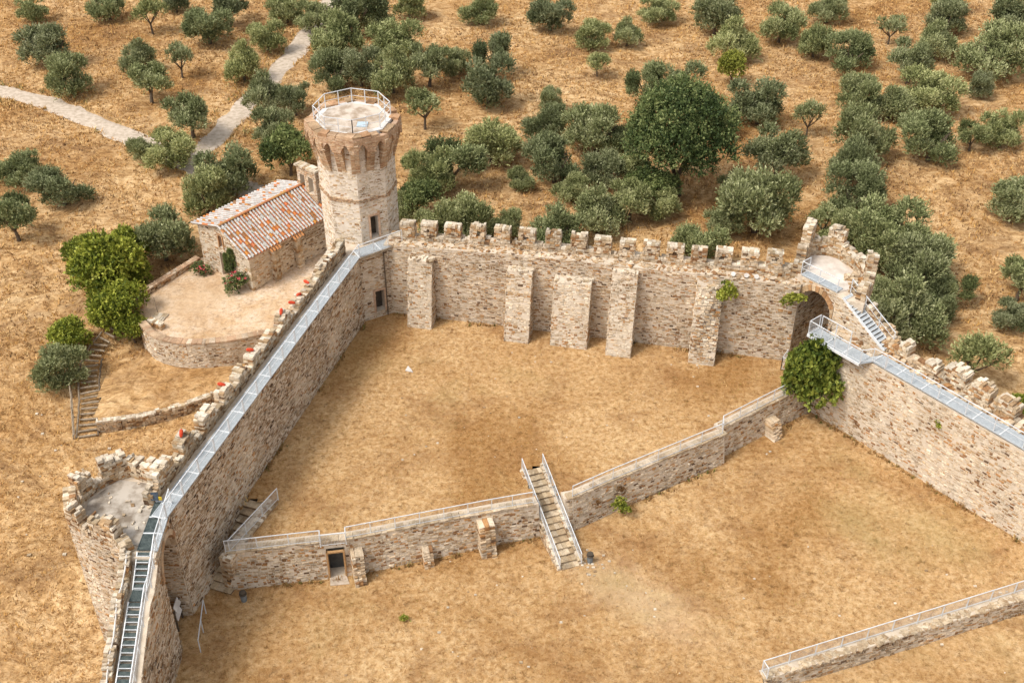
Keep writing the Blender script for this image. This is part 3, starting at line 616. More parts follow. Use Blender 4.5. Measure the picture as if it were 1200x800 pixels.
wk = thing('metal_walkway', 'dark metal stairway descending the stair wall beside the broken parapet', 'metal stairs', (-19.3, 39, 4))
decking(wk, (-19.1, 46.0, 5.74), (-19.2, 42.5, 5.6), (-1, 0), -.42, .5, step=1.3, mat='greenmetal')
decking(wk, (-18.75, 45.9, 5.80), (-18.72, 42.4, 5.66), (-1, 0), -.16, .17, step=1.3)
treads(wk, (-19.2, 42.45, 5.58), (-19.25, 40.85, 4.42), (-1, 0), -.22, .42, 6, 'greenmetal', .3)
decking(wk, (-19.25, 40.85, 4.42), (-19.25, 40.05, 4.42), (-1, 0), -.24, .44, step=1, mat='greenmetal')
treads(wk, (-19.25, 40.05, 4.42), (-19.3, 30.5, -.5), (-1, 0), -.22, .42, 28, 'greenmetal', .31)
railing(wk, [(-18.62, 45.8, 5.8), (-18.62, 42.5, 5.64), (-18.7, 40.9, 4.5), (-18.7, 40.05, 4.5), (-18.72, 30.5, -.4)], step=1.3, bars=.1, rails=(1, .52))
# ================================================================== RIGHT CURTAIN WALL
R0 = (21.47, 62.64); dr, nr = (.6265, -.7794), (.7794, .6265)
w = thing('castle_wall', 'pale rubble curtain wall with a walkway and worn merlons on the side of the ivy green bush', 'castle wall', (27, 56, -1))
zrt = lambda q: 4.62-.012*q
RP = lambda t, o: xy(R0, dr, nr, t, o)
solid('wall_body', prism([RP(-.6, 0), RP(21, 0), RP(21, 2.6), RP(-.6, 2.6)], -2.6, lambda x, y: zrt((x-R0[0])*dr[0]+(y-R0[1])*dr[1])), M['mortar'], w)
s = Stones(61); s.face(RP(-.6, 0), RP(20, 0), -2.1, lambda q: zrt(q), PAL_PALE)
s.top(lambda r: RP(r.uniform(2.5, 20), r.uniform(1.1, 2.4)), 240, lambda x, y: 4.55+.05*((x-24) % 1), (.2, .5), PAL_PALE, (.05, .2))
s.top(lambda r: RP(r.uniform(-.4, 3), r.uniform(.3, 1.4)), 60, lambda x, y: 4.55, (.2, .5), PAL_PALE)
s.build('stonework', M['stone'], w, 'stuff')
s = Stones(62); s.thick(RP(2.6, 1.75), RP(20, 1.75), .75, 4.4, lambda q: 5.25+.14*math.sin(q*2.3)-.02*q, PAL, rag=.1, cap=PAL_PALE); s.build('parapet', M['stone'], w, 'stuff')
for i, (q, t, hw_) in enumerate([(4.3, 5.9, .35), (6.4, 5.6, .5), (8.1, 6.2, .8), (9.9, 6.0, .75), (11.7, 5.9, .75), (14.0, 5.85, .7), (16.5, 5.8, .7)]):
    s = Stones(320+i); s.thick(RP(q-hw_, 1.7), RP(q+hw_, 1.7), .85, 5.0, lambda m, t=t, h=hw_: t-.35*((m-h)/h)**2, PAL_PALE, rag=.09); s.build('merlon', M['stone'], w)
wk = thing('metal_walkway', 'pale metal walkway with a glazed railing along the right curtain wall', 'walkway', (*RP(9, .5), 4.7))
decking(wk, (*RP(3.3, 0), 4.76), (*RP(20, 0), 4.58), nr, .0, 1.1)
railing(wk, [(*RP(4.3, .04), 4.76), (*RP(20, .04), 4.58)], step=1.85, bars=None, rails=(1.0, .5))
gl = thing('metal_gallery', 'cantilevered metal gallery hanging over the bush in front of the tower arch', 'gallery', (*RP(1, -.3), 4.6))
decking(gl, (*RP(-1.35, 0), 4.72), (*RP(2.9, 0), 4.74), nr, -.85, .32, step=1.4)
q = MB(); q.hexa([(*RP(2.92, -.85), 4.68), (*RP(3.28, -.1), 4.68), (*RP(3.28, 1.1), 4.68), (*RP(2.92, .32), 4.68), (*RP(2.92, -.85), 4.74), (*RP(3.28, -.1), 4.74), (*RP(3.28, 1.1), 4.74), (*RP(2.92, .32), 4.74)]); fixn(q.build('landing_plate', M['grate'], gl))
railing(gl, [(*RP(-1.35, .3), 4.74), (*RP(-1.35, -.82), 4.74), (*RP(2.9, -.82), 4.74), (*RP(3.3, -.05), 4.76), (*RP(4.25, -.02), 4.76)], step=1.1, bars=.1)
railing(gl, [(*RP(-1.2, .32), 4.74), (*RP(1.2, .32), 4.74)], step=1.2, bars=None, rails=(1,))
q = MB(); q.bar((*RP(-1.38, -.88), 4.66), (*RP(2.9, -.88), 4.66), .07, .2); q.build('edge_beam', M['metal'], gl)
for t in (-.2, 1.4, 2.7):
    q = MB(); q.bar((*RP(t, 0), 3.9), (*RP(t, -.8), 4.62), .07); q.build('brace', M['metal'], gl)
# ================================================================== RIGHT CORNER TOWER WITH THE BIG ARCH
rt = thing('arched_tower', 'broken corner tower with a pale platform above a big brick arch', 'tower', (22.3, 67, 0))
D0, QQ = (20.0, 66.9), (21.9, 64.75); dc, Lc = unit(D0, QQ); ncx = (-dc[1], dc[0])
RTO = [(23.4, 63.4), (24.25, 64.9), (24.75, 66.2), (24.55, 67.5), (23.5, 69.9), (22.4, 70.5), (20.75, 70.3), (19.45, 67.8)]
o = solid('tower_body', prism([D0, QQ]+[(22.4, 63.9)]+RTO, -2.6, 6.95), M['mortar'], rt)
def archslab(P, dd, nn, s0, s1, z0, sp, cr, o0, o1, k=12):
    m, a = (s0+s1)/2, (s1-s0)/2
    out = [(s0, z0), (s1, z0)]+[(m+a*math.cos(math.pi*j/k), sp+(cr-sp)*math.sin(math.pi*j/k)) for j in range(k+1)]
    v = []; N_ = len(out)
    for o_ in (o0, o1): v += [(*xy(P, dd, nn, s_, o_), z) for s_, z in out]
    return v, [tuple(range(N_)), tuple(range(N_, 2*N_))[::-1]]+[(i, N_+i, N_+(i+1) % N_, (i+1) % N_) for i in range(N_)]
cut(o, [archslab(D0, dc, ncx, .1, 2.7, .02, 4.9, 6.35, -.4, 3.4)])
inarch = lambda m, z: .1 < m < 2.7 and z < 4.9+1.5*math.sqrt(max(0, 1-((m-1.4)/1.3)**2))
s = Stones(71); s.face(D0, QQ, -.1, 6.95, PAL, hole=inarch)
s.face(xy(D0, dc, ncx, .05, 3.38), xy(D0, dc, ncx, 2.75, 3.38), 0, 6.3, PAL_DARK)  # inside of the arch in darker stones, its shade painted in
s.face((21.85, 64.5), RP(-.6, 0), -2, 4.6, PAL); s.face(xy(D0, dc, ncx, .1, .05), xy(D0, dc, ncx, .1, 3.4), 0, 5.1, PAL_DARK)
s.top(lambda r: (r.uniform(22.9, 24.2), r.uniform(64.6, 67)), 40, lambda x, y: 6.95, (.2, .5), PAL_PALE, (.05, .25))
s.build('stonework', M['stone'], rt, 'stuff')
s = Stones(72)
for a in range(15):
    a0, a1 = math.pi*a/15+.01, math.pi*(a+1)/15-.01; P4 = []
    for off_ in (-.07, .35):
        for (rr, zz) in ((1.3, 1.45), (1.62, 1.9)):
            for an in (a0, a1): P4.append((*xy(D0, dc, ncx, min(max(1.4+rr*math.cos(an), -.05), Lc), off_), 4.9+zz*math.sin(an)))
    s.hexa([P4[0], P4[1], P4[5], P4[4], P4[2], P4[3], P4[7], P4[6]], pick(s.r, [((.50, .36, .23), 4), ((.46, .27, .14), 3), ((.58, .47, .35), 2)]))
fixn(s.build('arch_ring', M['stone'], rt))
M['pale'] = mat_noise('pale lime screed', (.46, .40, .34), (.66, .60, .54), .8, .95, .3, lo=.36, hi=.6)
solid('platform_floor', prism([(19.95, 67.1), (21.0, 66.35), (22.1, 64.9), (22.9, 65.2), (23.7, 67.2), (22.8, 69.4), (21.2, 69.6), (20.2, 68.2)], 6.8, 7.0), M['pale'], rt)
rtt = [8.2, 7.5, 8.7, 7.6, 8.9, 7.9, 9.2]
RTP = [(23.5, 63.7), (24.25, 64.9), (24.6, 65.7), (24.75, 66.7), (24.1, 68.5), (23.5, 69.5), (22.5, 70.2), (21.6, 70.35), (20.75, 70.2), (20.2, 69.2), (19.7, 68.1), (19.4, 67.4)]
tz = [7.9, 8.0, 9.1, 7.9, 8.1, 9.2, 8.0, 8.2, 9.6, 8.6, 7.8]
for i, (A, Bq, t) in enumerate(zip(RTP[:-1], RTP[1:], tz)):
    s = Stones(340+i); s.thick(A, Bq, .62, 6.7, lambda q, t=t, i=i: t+.15*math.sin(q*4+i), PAL_PALE, rag=.12); s.build('merlon' if t > 8.5 else 'parapet', M['stone'], rt)
# flank carrying the metal stair
fl = [(-1.2, -2), (3.6, -2), (3.6, 4.5), (3.0, 4.68), (-.7, 6.92), (-1.2, 6.92)]
v = []
for o_ in (1.42, 2.5): v += [(*RP(t, o_), z) for t, z in fl]
solid('stair_flank', (v, [tuple(range(6)), tuple(range(6, 12))[::-1]]+[(i, 6+i, 6+(i+1) % 6, (i+1) % 6) for i in range(6)]), M['mortar'], rt)
s = Stones(73); s.face(RP(-1.2, 1.42), RP(3.6, 1.42), 0, lambda q: float(np.interp(q-1.2, [-.7, 3.0, 3.6], [6.92, 4.68, 4.5])), PAL_PALE)
s.thick(RP(-1.0, 2.4), RP(3.8, 2.4), .5, 4.5, lambda q: float(np.interp(q, [0, 4, 4.8], [7.6, 5.5, 5.0]))+.2*math.sin(q*4), PAL, rag=.14)
c = s.build('flank_stonework', M['stone'], rt, 'stuff')
wk = thing('metal_stair', 'open metal stair running down from the arched tower platform to the right walkway', 'metal stairs', (*RP(1, 1.9), 5.8))
decking(wk, (*xy(D0, dc, ncx, -.05, 0), 7.06), (*xy(D0, dc, ncx, Lc, 0), 7.06), ncx, .02, .68, step=1.5)
treads(wk, (*RP(-.75, 0), 7.05), (*RP(3.1, 0), 4.85), nr, 1.5, 2.3, 15)
railing(wk, [(*RP(-.8, 2.35), 7.05), (*RP(3.1, 2.35), 4.85)], step=1.5, bars=None, rails=(1.0, .5))
railing(wk, [(*xy(D0, dc, ncx, -.1, .9), 7.0), (*xy(D0, dc, ncx, -.1, -.02), 7.06), (*xy(D0, dc, ncx, Lc, -.02), 7.06)], step=1.4, bars=None, rails=(1.0, .5))
# entrance railing on the court side of the arch
er = thing('gate_railing', 'small metal railing at the foot of the big arch beside the bush', 'railing', (19.6, 65.6, 0))
railing(er, [(19.2, 65.4, 0.0), (19.75, 66.3, 0.0)], step=1.1, bars=.1, h=1.1); railing(er, [(19.2, 65.4, 0.0), (20.2, 64.7, 0.0)], step=1.1, bars=.1, h=1.1)
# ================================================================== LOW RETAINING WALL ACROSS THE COURT
lw = thing('retaining_wall', 'low rubble retaining wall with a light railing dividing the two court levels', 'retaining wall', (-1, 50.5, -2.4))
TOPZ = .28; BAT = .15
seg = list(zip(LOWB[:-1], LOWB[1:]))+list(zip(LOWB2[:-1], LOWB2[1:]))
DO = (5.75, 6.85, -2.36, -.22)
s = Stones(81)
for i, (a, b) in enumerate(seg):
    dd, L = unit(a, b); nn = (-dd[1], dd[0]); z0 = float(zlow(*a))-.35; H = TOPZ-z0; bt = H*BAT
    m = MB(); e = .08
    m.hexa([(*xy(a, dd, nn, -e, 0), z0), (*xy(a, dd, nn, L+e, 0), z0), (*xy(a, dd, nn, L+e, 1.15), z0), (*xy(a, dd, nn, -e, 1.15), z0), (*xy(a, dd, nn, -e, bt), TOPZ), (*xy(a, dd, nn, L+e, bt), TOPZ), (*xy(a, dd, nn, L+e, 1.15), TOPZ-.02*i), (*xy(a, dd, nn, -e, 1.15), TOPZ-.02*i)])
    o = fixn(m.build('wall_body', M['mortar'], lw))
    hole = None
    if i == 0:
        cut(o, [prism([xy(a, dd, nn, DO[0], -.5), xy(a, dd, nn, DO[1], -.5), xy(a, dd, nn, DO[1], 1.0), xy(a, dd, nn, DO[0], 1.0)], DO[2], DO[3])])
        hole = lambda q, z: DO[0]-.12 < q < DO[1]+.12 and z < DO[3]+.12
    if i in (2, 3):                        # the stair passes through here
        ds, Ls = unit(STAIR_T, STAIR_B); ns = (-ds[1], ds[0]); cut(o, [prism([xy(STAIR_T, ds, ns, -1, -.83), xy(STAIR_T, ds, ns, Ls, -.83), xy(STAIR_T, ds, ns, Ls, .83), xy(STAIR_T, ds, ns, -1, .83)], -1.9, 2)])
        hole = lambda q, z, a=a, dd=dd: bool(in_strip(a[0]+dd[0]*q, a[1]+dd[1]*q, STAIR_T, STAIR_B, .95))
    s.face(a, b, z0+.05, TOPZ, PAL if i != 3 else PAL_PALE, hole=hole, batter=BAT)
    # coping stones
    q = 0
    while q < L:
        l = s.r.uniform(.3, .6); c = xy(a, dd, nn, min(q+l/2, L), bt+.2+s.r.uniform(-.03, .03))
        if i in (2, 3) and in_strip(c[0], c[1], STAIR_T, STAIR_B, 1.05): q += l; continue
        s.stone((*c, TOPZ+.03), (dd[0]*l*.48, dd[1]*l*.48, 0), (nn[0]*.27, nn[1]*.27, 0), (0, 0, .045), pick(s.r, [((.50, .42, .32), 3), ((.58, .50, .41), 3), ((.45, .36, .26), 2)]), .025); q += l
s.build('stonework', M['stone'], lw, 'stuff')
def stub(a, b, q, w_, pr, zt_, seed):
    dd, L = unit(a, b); nn = (-dd[1], dd[0]); z0 = float(zlow(*a))-.2; s = Stones(seed); z = z0
    while z < zt_:
        h = s.r.uniform(.11, .19); f = (z-z0)/(zt_-z0); p = pr*(1-f*.75)+.25
        for k in (-.333, 0, .333):
            c = xy(a, dd, nn, q+k*w_, -p/2+.3+s.r.uniform(-.07, .07)); s.stone((*c, z+h/2), (dd[0]*w_*.165, dd[1]*w_*.165, 0), (nn[0]*(p/2+.25), nn[1]*(p/2+.25), 0), (0, 0, h/2), pick(s.r, PAL_PALE), .035)
        z += h
    s.build('buttress', M['stone'], lw)
stub(*seg[1], .35, .7, .8, -.5, 82); stub(*seg[1], 4.6, .6, .55, -1.35, 83); stub(*seg[1], 8.3, .95, .75, -.25, 84); stub(*seg[5], 4.3, .8, .8, -.75, 85)
a, b = seg[0]; dd, L = unit(a, b); nn = (-dd[1], dd[0])
M['oldwood'] = mat_noise('ochre timber frame', (.34, .19, .08), (.44, .27, .13), 6, .9)
M['door'] = mat_noise('dark doorway backing', (.035, .035, .035), (.07, .07, .065), 2, .7)
m = MB()
for q in (DO[0]+.05, DO[1]-.05): m.bar((*xy(a, dd, nn, q, .12), DO[2]), (*xy(a, dd, nn, q, .12), DO[3]), .1, .16)
m.bar((*xy(a, dd, nn, DO[0], .12), DO[3]-.05), (*xy(a, dd, nn, DO[1], .12), DO[3]-.05), .16, .1); m.build('door_frame', M['oldwood'], lw)
m = MB(); m.hexa([(*xy(a, dd, nn, q, o_), z) for z in (DO[2], DO[3]) for q, o_ in ((DO[0]+.1, .85), (DO[1]-.1, .85), (DO[1]-.1, .93), (DO[0]+.1, .93))]); fixn(m.build('door', M['door'], lw))  # dark panel standing in for the shade inside an open doorway
m = MB(); m.hexa([(*xy(a, dd, nn, q, o_), z) for z in (-2.6, float(zlow(*b))+.04) for q, o_ in ((DO[0]+.05, -.55), (DO[1]+.1, -.6), (DO[1]-.05, .05), (DO[0]+.05, .05))]); fixn(m.build('threshold', M['gravel'], lw))
# railing along its top, interrupted by the stair
tp = lambda p, q_, k=.7: xy(p, unit(p, q_)[0], (-unit(p, q_)[0][1], unit(p, q_)[0][0]), 0, k)
rl = thing('court_railing', 'thin pale mesh railing along the low wall left of the middle stair', 'railing', (-6, 49.7, .3))
A0 = tp(*seg[0], .5); A1 = xy(seg[0][0], dd, nn, 5.5, .5); A2 = xy(seg[0][0], dd, nn, 5.5, .1); A3 = xy(seg[0][0], dd, nn, 7.0, .1); A4 = xy(seg[0][0], dd, nn, 7.0, .55); A5 = tp(*seg[2], .55)
e2 = unit(*seg[2])[0]; A6 = (A5[0]+e2[0]*2.6, A5[1]+e2[1]*2.6)
railing(rl, [(*p, TOPZ) for p in (A0, A1, A2, A3, A4, A5, A6)], h=.95, step=1.6, bars=.08)
rl = thing('court_railing', 'thin pale mesh railing along the low wall between the middle stair and the bush', 'railing', (12, 57.5, .3))
railing(rl, [(*p, TOPZ) for p in (tp((4.0, 51.6), (6.6, 53.2), .5), tp((6.6, 53.2), (14.2, 57.6), .5), (13.9, 58.0), (14.0, 58.75), (20.5, 63.3))], h=.95, step=1.6, bars=.08)
rl = thing('court_railing', 'short mesh railing above the corner stair beside the tall left wall', 'railing', (-15.6, 49.6, .3))
railing(rl, [(-16.55, 47.45, TOPZ), (-14.45, 51.9, .2)], h=.95, step=1.5, bars=.08)
# stairs
def stone_stair(name, label, T, Bm, z0, z1, cnt, hw_, seed, sides):
    t = thing(name, label, 'stairs', (*Bm, z1)); dd, L = unit(T, Bm); nn = (-dd[1], dd[0])
    for i in range(cnt):
        za = z0+(z1-z0)*(i+.5)/cnt; s = Stones(seed+i); q0, q1 = L*i/cnt, L*(i+1)/cnt+.04; nst = 4
        # a solid step with a slightly worn nosing of single blocks
        for k in range(nst):
            o0, o1 = -hw_+2*hw_*k/nst, -hw_+2*hw_*(k+1)/nst
            c = xy(T, dd, nn, (q0+q1)/2, (o0+o1)/2); s.stone((*c, za-.36), (dd[0]*((q1-q0)/2-.05), dd[1]*((q1-q0)/2-.05), 0), (nn[0]*(o1-o0)/2, nn[1]*(o1-o0)/2, 0), (0, 0, .3), pick(s.r, [((.24, .16, .095), 3), ((.18, .12, .07), 2)]), .012); s.stone((*c, za-.035+s.r.uniform(-.012, .012)), (dd[0]*(q1-q0)/2, dd[1]*(q1-q0)/2, 0), (nn[0]*(o1-o0)/2, nn[1]*(o1-o0)/2, 0), (0, 0, .035), pick(s.r, [((.50, .41, .30), 3), ((.58, .50, .40), 3), ((.42, .33, .23), 2)]), .014)  # riser blocks coloured dark: riser shade painted in below the pale treads
        s.build('step', M['stone'], t)
    for sd in sides:
        s = Stones(seed+50+sd); o0 = hw_ if sd > 0 else -hw_-.28
        fn = lambda q: z0+(z1-z0)*q/L+.2
        P, Q = (xy(T, dd, nn, -.05, o0), xy(T, dd, nn, L, o0))
        s.thick(P, Q, .28, lambda q: min(fn(q)-.35, z1-.15), fn, PAL_PALE, ch=(.14, .22)); s.build('side_wall', M['stone'], t)
        m = MB(); v = [(*xy(T, dd, nn, q, o_), z) for z_ in (0, 1) for q, o_, z in [(0, o0+.03, (-2.6, fn(0)-.06)[z_]), (L-.05, o0+.03, (-2.6, fn(L)-.06)[z_]), (L-.05, o0+.25, (-2.6, fn(L)-.06)[z_]), (0, o0+.25, (-2.6, fn(0)-.06)[z_])]]
        m.hexa(v); fixn(m.build('side_core', M['mortar'], t))
        s = Stones(seed+70+sd)
        A, Bq = (xy(T, dd, nn, 0, o0), xy(T, dd, nn, L, o0)) if sd > 0 else (xy(T, dd, nn, 0, o0), xy(T, dd, nn, L, o0))
        if sd < 0: s.face(A, Bq, -2.6, fn, PAL_PALE)
        else:
            A, Bq = xy(T, dd, nn, L, o0+.28), xy(T, dd, nn, 0, o0+.28); s.face(A, Bq, -2.6, lambda q: fn(L-q), PAL_PALE)
        s.build('stonework', M['stone'], t, 'stuff')
        railing(t, [(*xy(T, dd, nn, .0, o0+.14), fn(0)), (*xy(T, dd, nn, L, o0+.14), fn(L))], h=.8, step=1.3, bars=.06)
    return t
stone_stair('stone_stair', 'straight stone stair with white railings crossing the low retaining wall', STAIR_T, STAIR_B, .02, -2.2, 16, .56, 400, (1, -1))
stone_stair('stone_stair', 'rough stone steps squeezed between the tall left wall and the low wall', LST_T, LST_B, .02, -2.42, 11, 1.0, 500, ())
s = Stones(86); a, b = (-14.75, 51.9), (-16.75, 46.95)
s.thick(b, a, .45, lambda q: -2.6+q*.42, .22, PAL, ch=(.14, .24)); s.thick(a, b, .3, -1.2, .2, PAL)
w = tag(s.build('stair_side_wall', M['stone']), 'short rubble side wall holding the corner steps', 'wall')
# low wall at the bottom right
w = thing('retaining_wall', 'very low rubble wall with a fine railing at the lower edge of the court', 'retaining wall', (22, 43, -2.5))
a, b = (13.9, 39.9), (36, 47.5); dd, L = unit(a, b); nn = (-dd[1], dd[0])
m = MB(); m.hexa([(*xy(a, dd, nn, 0, 0), -3.4), (*xy(a, dd, nn, L, 0), -3.4), (*xy(a, dd, nn, L, .9), -3.4), (*xy(a, dd, nn, 0, .9), -3.4), (*xy(a, dd, nn, 0, .2), -1.95), (*xy(a, dd, nn, L, .2), -1.62), (*xy(a, dd, nn, L, .9), -1.66), (*xy(a, dd, nn, 0, .9), -1.99)]); fixn(m.build('wall_body', M['mortar'], w))
s = Stones(87); s.face(a, b, -3.2, lin(-1.95, -1.62, L), PAL_DARK, batter=.14)
s.top(lambda r: xy(a, dd, nn, r.uniform(0, L), r.uniform(.22, .6)), 330, lambda x, y: -1.97+.0145*(x-13.9), (.15, .4), [((.47, .38, .28), 4), ((.53, .45, .35), 4), ((.40, .30, .20), 2), ((.60, .53, .44), 1)], (.02, .06)); s.face(xy(a, dd, nn, 0, .9), a, -3.2, -1.95, PAL)
s.build('stonework', M['stone'], w, 'stuff')
railing(w, [(*xy(a, dd, nn, .1, .2), -1.95), (*xy(a, dd, nn, .1, .75), -1.95), (*xy(a, dd, nn, L, .75), -1.62)], h=.9, step=1.7, bars=.075)
# ================================================================== CHAPEL
ch = thing('stone_chapel', 'small stone chapel with a lichen-white and orange tiled roof beside the octagonal tower', 'chapel', (-20, 79, 0))
C1 = (-20.3, 75.6); e1 = (.63, .7766); e2_ = (-.7766, .63); CW, CL = 6.0, 8.8; EV, RG = 3.2, 4.8; RV, EV2 = 2.85, 3.95   # ridge line sits off centre, the far eave is higher
CP = lambda u_, v_: (C1[0]+e1[0]*u_+e2_[0]*v_, C1[1]+e1[1]*u_+e2_[1]*v_)      # u along length, v across
v = []
for u_ in (0, CL): v += [(*CP(u_, 0), -1.5), (*CP(u_, CW), -1.5), (*CP(u_, CW), EV2), (*CP(u_, RV), RG), (*CP(u_, 0), EV)]
o = solid('walls', (v, [(0, 1, 2, 3, 4), (9, 8, 7, 6, 5)]+[(i, 5+i, 5+(i+1) % 5, (i+1) % 5) for i in range(5)]), M['mortar'], ch)
FW, FC = CP(0, CW), CP(0, 0)      # front gable seen with FW on the left
cut(o, [boxcut(FW, FC, 2.3, 3.25, -.05, 2.15, .6), boxcut(FW, FC, 2.55, 3.0, 2.75, 3.75, .45)])
gab = lambda q: float(np.interp(q, [0, CW-RV, CW], [EV2, RG, EV]))
s = Stones(91)
s.face(FW, FC, -.1, gab, PAL_PALE, hole=lambda q, z: (2.2 < q < 3.35 and z < 2.3) or (2.42 < q < 3.12 and 2.65 < z < 3.95))
s.face(FC, CP(CL, 0), -.1, EV, PAL_DARK); s.face(CP(CL, CW), CP(0, CW), -1, EV2, PAL)  # long side in the darker mix: its shade against the gable is painted
z = -.05; k = 0
while z < EV-.1:                                              # pale quoins on the front corner
    l1, l2 = (.5, .28) if k % 2 else (.28, .5); c = CP(l1/2-.04, l2/2-.04)
    s.stone((*c, z+.15), (e1[0]*l1/2, e1[1]*l1/2, 0), (e2_[0]*l2/2, e2_[1]*l2/2, 0), (0, 0, .14), pick(s.r, PAL_CAP), .015); z += .3; k += 1
s.build('stonework', M['stone'], ch, 'stuff')
M['redpane'] = mat_noise('rusty shutter', (.12, .05, .025), (.2, .08, .04), 5, .8)
fp = lambda q, o_, z: (FW[0]-e2_[0]*q-e1[0]*o_, FW[1]-e2_[1]*q-e1[1]*o_, z)
m = MB(); m.hexa([fp(q, o_, z) for z in (0, 2.12) for q, o_ in ((2.32, -.35), (3.23, -.35), (3.23, -.42), (2.32, -.42))]); fixn(m.build('door', M['bark'], ch))
m = MB(); m.hexa([fp(q, o_, z) for z in (2.76, 3.74) for q, o_ in ((2.56, -.22), (2.99, -.22), (2.99, -.28), (2.56, -.28))]); fixn(m.build('window', M['redpane'], ch))
s = Stones(92)
for q in (2.5, 3.05): s.stone(fp(q, .0, 3.2), [x*.06 for x in (*e2_, 0)], [x*.08 for x in (*e1, 0)], (0, 0, .5), (.42, .24, .13), .01)
for j in range(5):
    an = math.pi*(j+.5)/5; s.stone(fp(2.775-.28*math.cos(an), 0, 3.7+.22*math.sin(an)), [x*.09 for x in (*e2_, 0)], [x*.08 for x in (*e1, 0)], (0, 0, .06), pick(s.r, PAL_BRICK), .01)
s.build('window_surround', M['stone'], ch)
for u_ in (2.35, 4.75):
    s = Stones(93+int(u_)); A, Bq = CP(u_-.32, -.42), CP(u_+.32, -.42)
    s.thick(A, Bq, .46, -.1, lambda q: 2.75, PAL_PALE, ch=(.16, .24)); s.build('pilaster', M['stone'], ch)
def tiles(par, name, side, seed, grey):
    """rows of overlapping half-round cover tiles over channel tiles"""
    r = random.Random(seed); q = MB(); OV = .32; RUN = RV if side > 0 else CW-RV; DRP = RG-(EV if side > 0 else EV2); SL = math.hypot(RUN+OV, DRP*(RUN+OV)/RUN); cols_ = int((CL+.55)/.31); rows = int(SL/.36)
    dz = -DRP/RUN
    def pt(u_, t, h):  # t distance down slope 0..1
        off_ = t*(RUN+OV); vv = RV-off_ if side > 0 else RV+off_
        return (*CP(u_, vv), RG+.12+dz*off_+h)
    for c in range(cols_):
        u0 = -.3+c*.31
        for k in range(rows):
            t0, t1 = k/rows, (k+1.12)/rows; t1 = min(t1, 1.0); j = r.uniform(-.012, .012)
            white = r.random() < grey
            col = (r.uniform(.36, .52),)*3 if white else (r.uniform(.42, .54), r.uniform(.16, .23), r.uniform(.05, .08))
            if white: col = (col[0], col[0]*.95, col[0]*.89)
            elif r.random() < .2: col = (.26, .14, .07)
            V = []
            for t, lift, ww in ((t0, .0, .08), (t1, .028, .094)):
                for a in range(6):
                    an = math.pi*a/5; V.append(pt(u0+.0+j-ww*math.cos(an), t, lift+.085*math.sin(an)))
            q.add(V, [(a, a+1, a+7, a+6) for a in range(5)], col)
            cc = (r.uniform(.33, .44), r.uniform(.12, .18), r.uniform(.04, .07)) if r.random() < .93 else (.48, .44, .38)
            V = []
            for t, lift in ((t0, -.03), (t1, -.005)):
                for uu, h in ((.075, .02), (.155, -.02), (.235, .02)): V.append(pt(u0+uu, t, lift+h))
            q.add(V, [(0, 1, 4, 3), (1, 2, 5, 4)], cc)
    return q.build(name, M['tile'], par, 'stuff', True)
v = []
for u_ in (-.26, CL+.2): v += [(*CP(u_, -.3), EV-.2), (*CP(u_, RV), RG+.0), (*CP(u_, CW+.3), EV2-.12), (*CP(u_, CW+.3), EV2-.04), (*CP(u_, RV), RG+.08), (*CP(u_, -.3), EV-.1)]
rf = solid('roof', (v, [(0, 1, 4, 5), (1, 2, 3, 4), (11, 10, 7, 6), (10, 9, 8, 7), (0, 6, 7, 1), (1, 7, 8, 2), (2, 8, 9, 3), (3, 9, 10, 4), (4, 10, 11, 5), (5, 11, 6, 0)]), M['brick'], ch)
for c in (tiles(rf, 'roof_tiles', 1, 5, .8), tiles(rf, 'roof_tiles', -1, 6, .84)): c.location = (0, 0, 0)
r = random.Random(3); m = MB(); u_ = -.3
while u_ < CL+.2:
    V = []
    for uu, h in ((u_, .0), (u_+.42, .03)):
        for a in range(6):
            an = math.pi*a/5; V.append((*CP(uu, RV-.13*math.cos(an)), RG+.16+h+.1*math.sin(an)))
    m.add(V, [(a, a+1, a+7, a+6) for a in range(5)], (r.uniform(.38, .48), r.uniform(.17, .24), .09)); u_ += .38
c = m.build('ridge_tiles', M['tile'], rf, 'stuff', True)
for u_ in (2.35, 4.75):
    m = MB()
    for k in range(4):
        uu = u_-.42+k*.28; V = []
        for vv, h in ((-.2, 0), (-.62, -.24)):
            for a in range(6): an = math.pi*a/5; V.append((*CP(uu-.1*math.cos(an), vv), EV-.12+h+.09*math.sin(an)))
        m.add(V, [(a, a+1, a+7, a+6) for a in range(5)], (.44, .2, .08))
    c = m.build('pilaster_tiles', M['tile'], rf, 'stuff', True)
# bell gable on the back end
bgx = CL-.55
m = MB(); hexv = [(*CP(bgx+a, 2.0+b_), z) for z in (3.2, 6.7) for a, b_ in ((0, -1.1), (.5, -1.1), (.5, 1.1), (0, 1.1))]
m.hexa(hexv); bgo = fixn(m.build('bell_gable', M['mortar'], ch))
P, Q = CP(bgx, 3.1), CP(bgx, .9)
cut(bgo, [boxcut(P, Q, .3, .85, 4.6, 6.0, .9), boxcut(P, Q, 1.3, 1.85, 4.6, 6.0, .9)])
s = Stones(95); s.face(P, Q, 4, 6.7, PAL_BRICK, hole=lambda q, z: (.22 < q < .93 or 1.22 < q < 1.93) and 4.55 < z < 6.08, ch=(.07, .1), cl=(.16, .3)); s.face(Q, CP(bgx+.5, .9), 4, 6.7, PAL_BRICK, ch=(.07, .1), cl=(.16, .3))
s.thick(xy(P, (e2_[0], e2_[1]), e1, .15, -.12), xy(Q, (-e2_[0], -e2_[1]), e1, .15, -.12), .75, 6.65, 6.82, PAL_CAP)
c = s.build('brickwork', M['stone'], bgo, 'stuff'); c.location = (0, 0, 0)
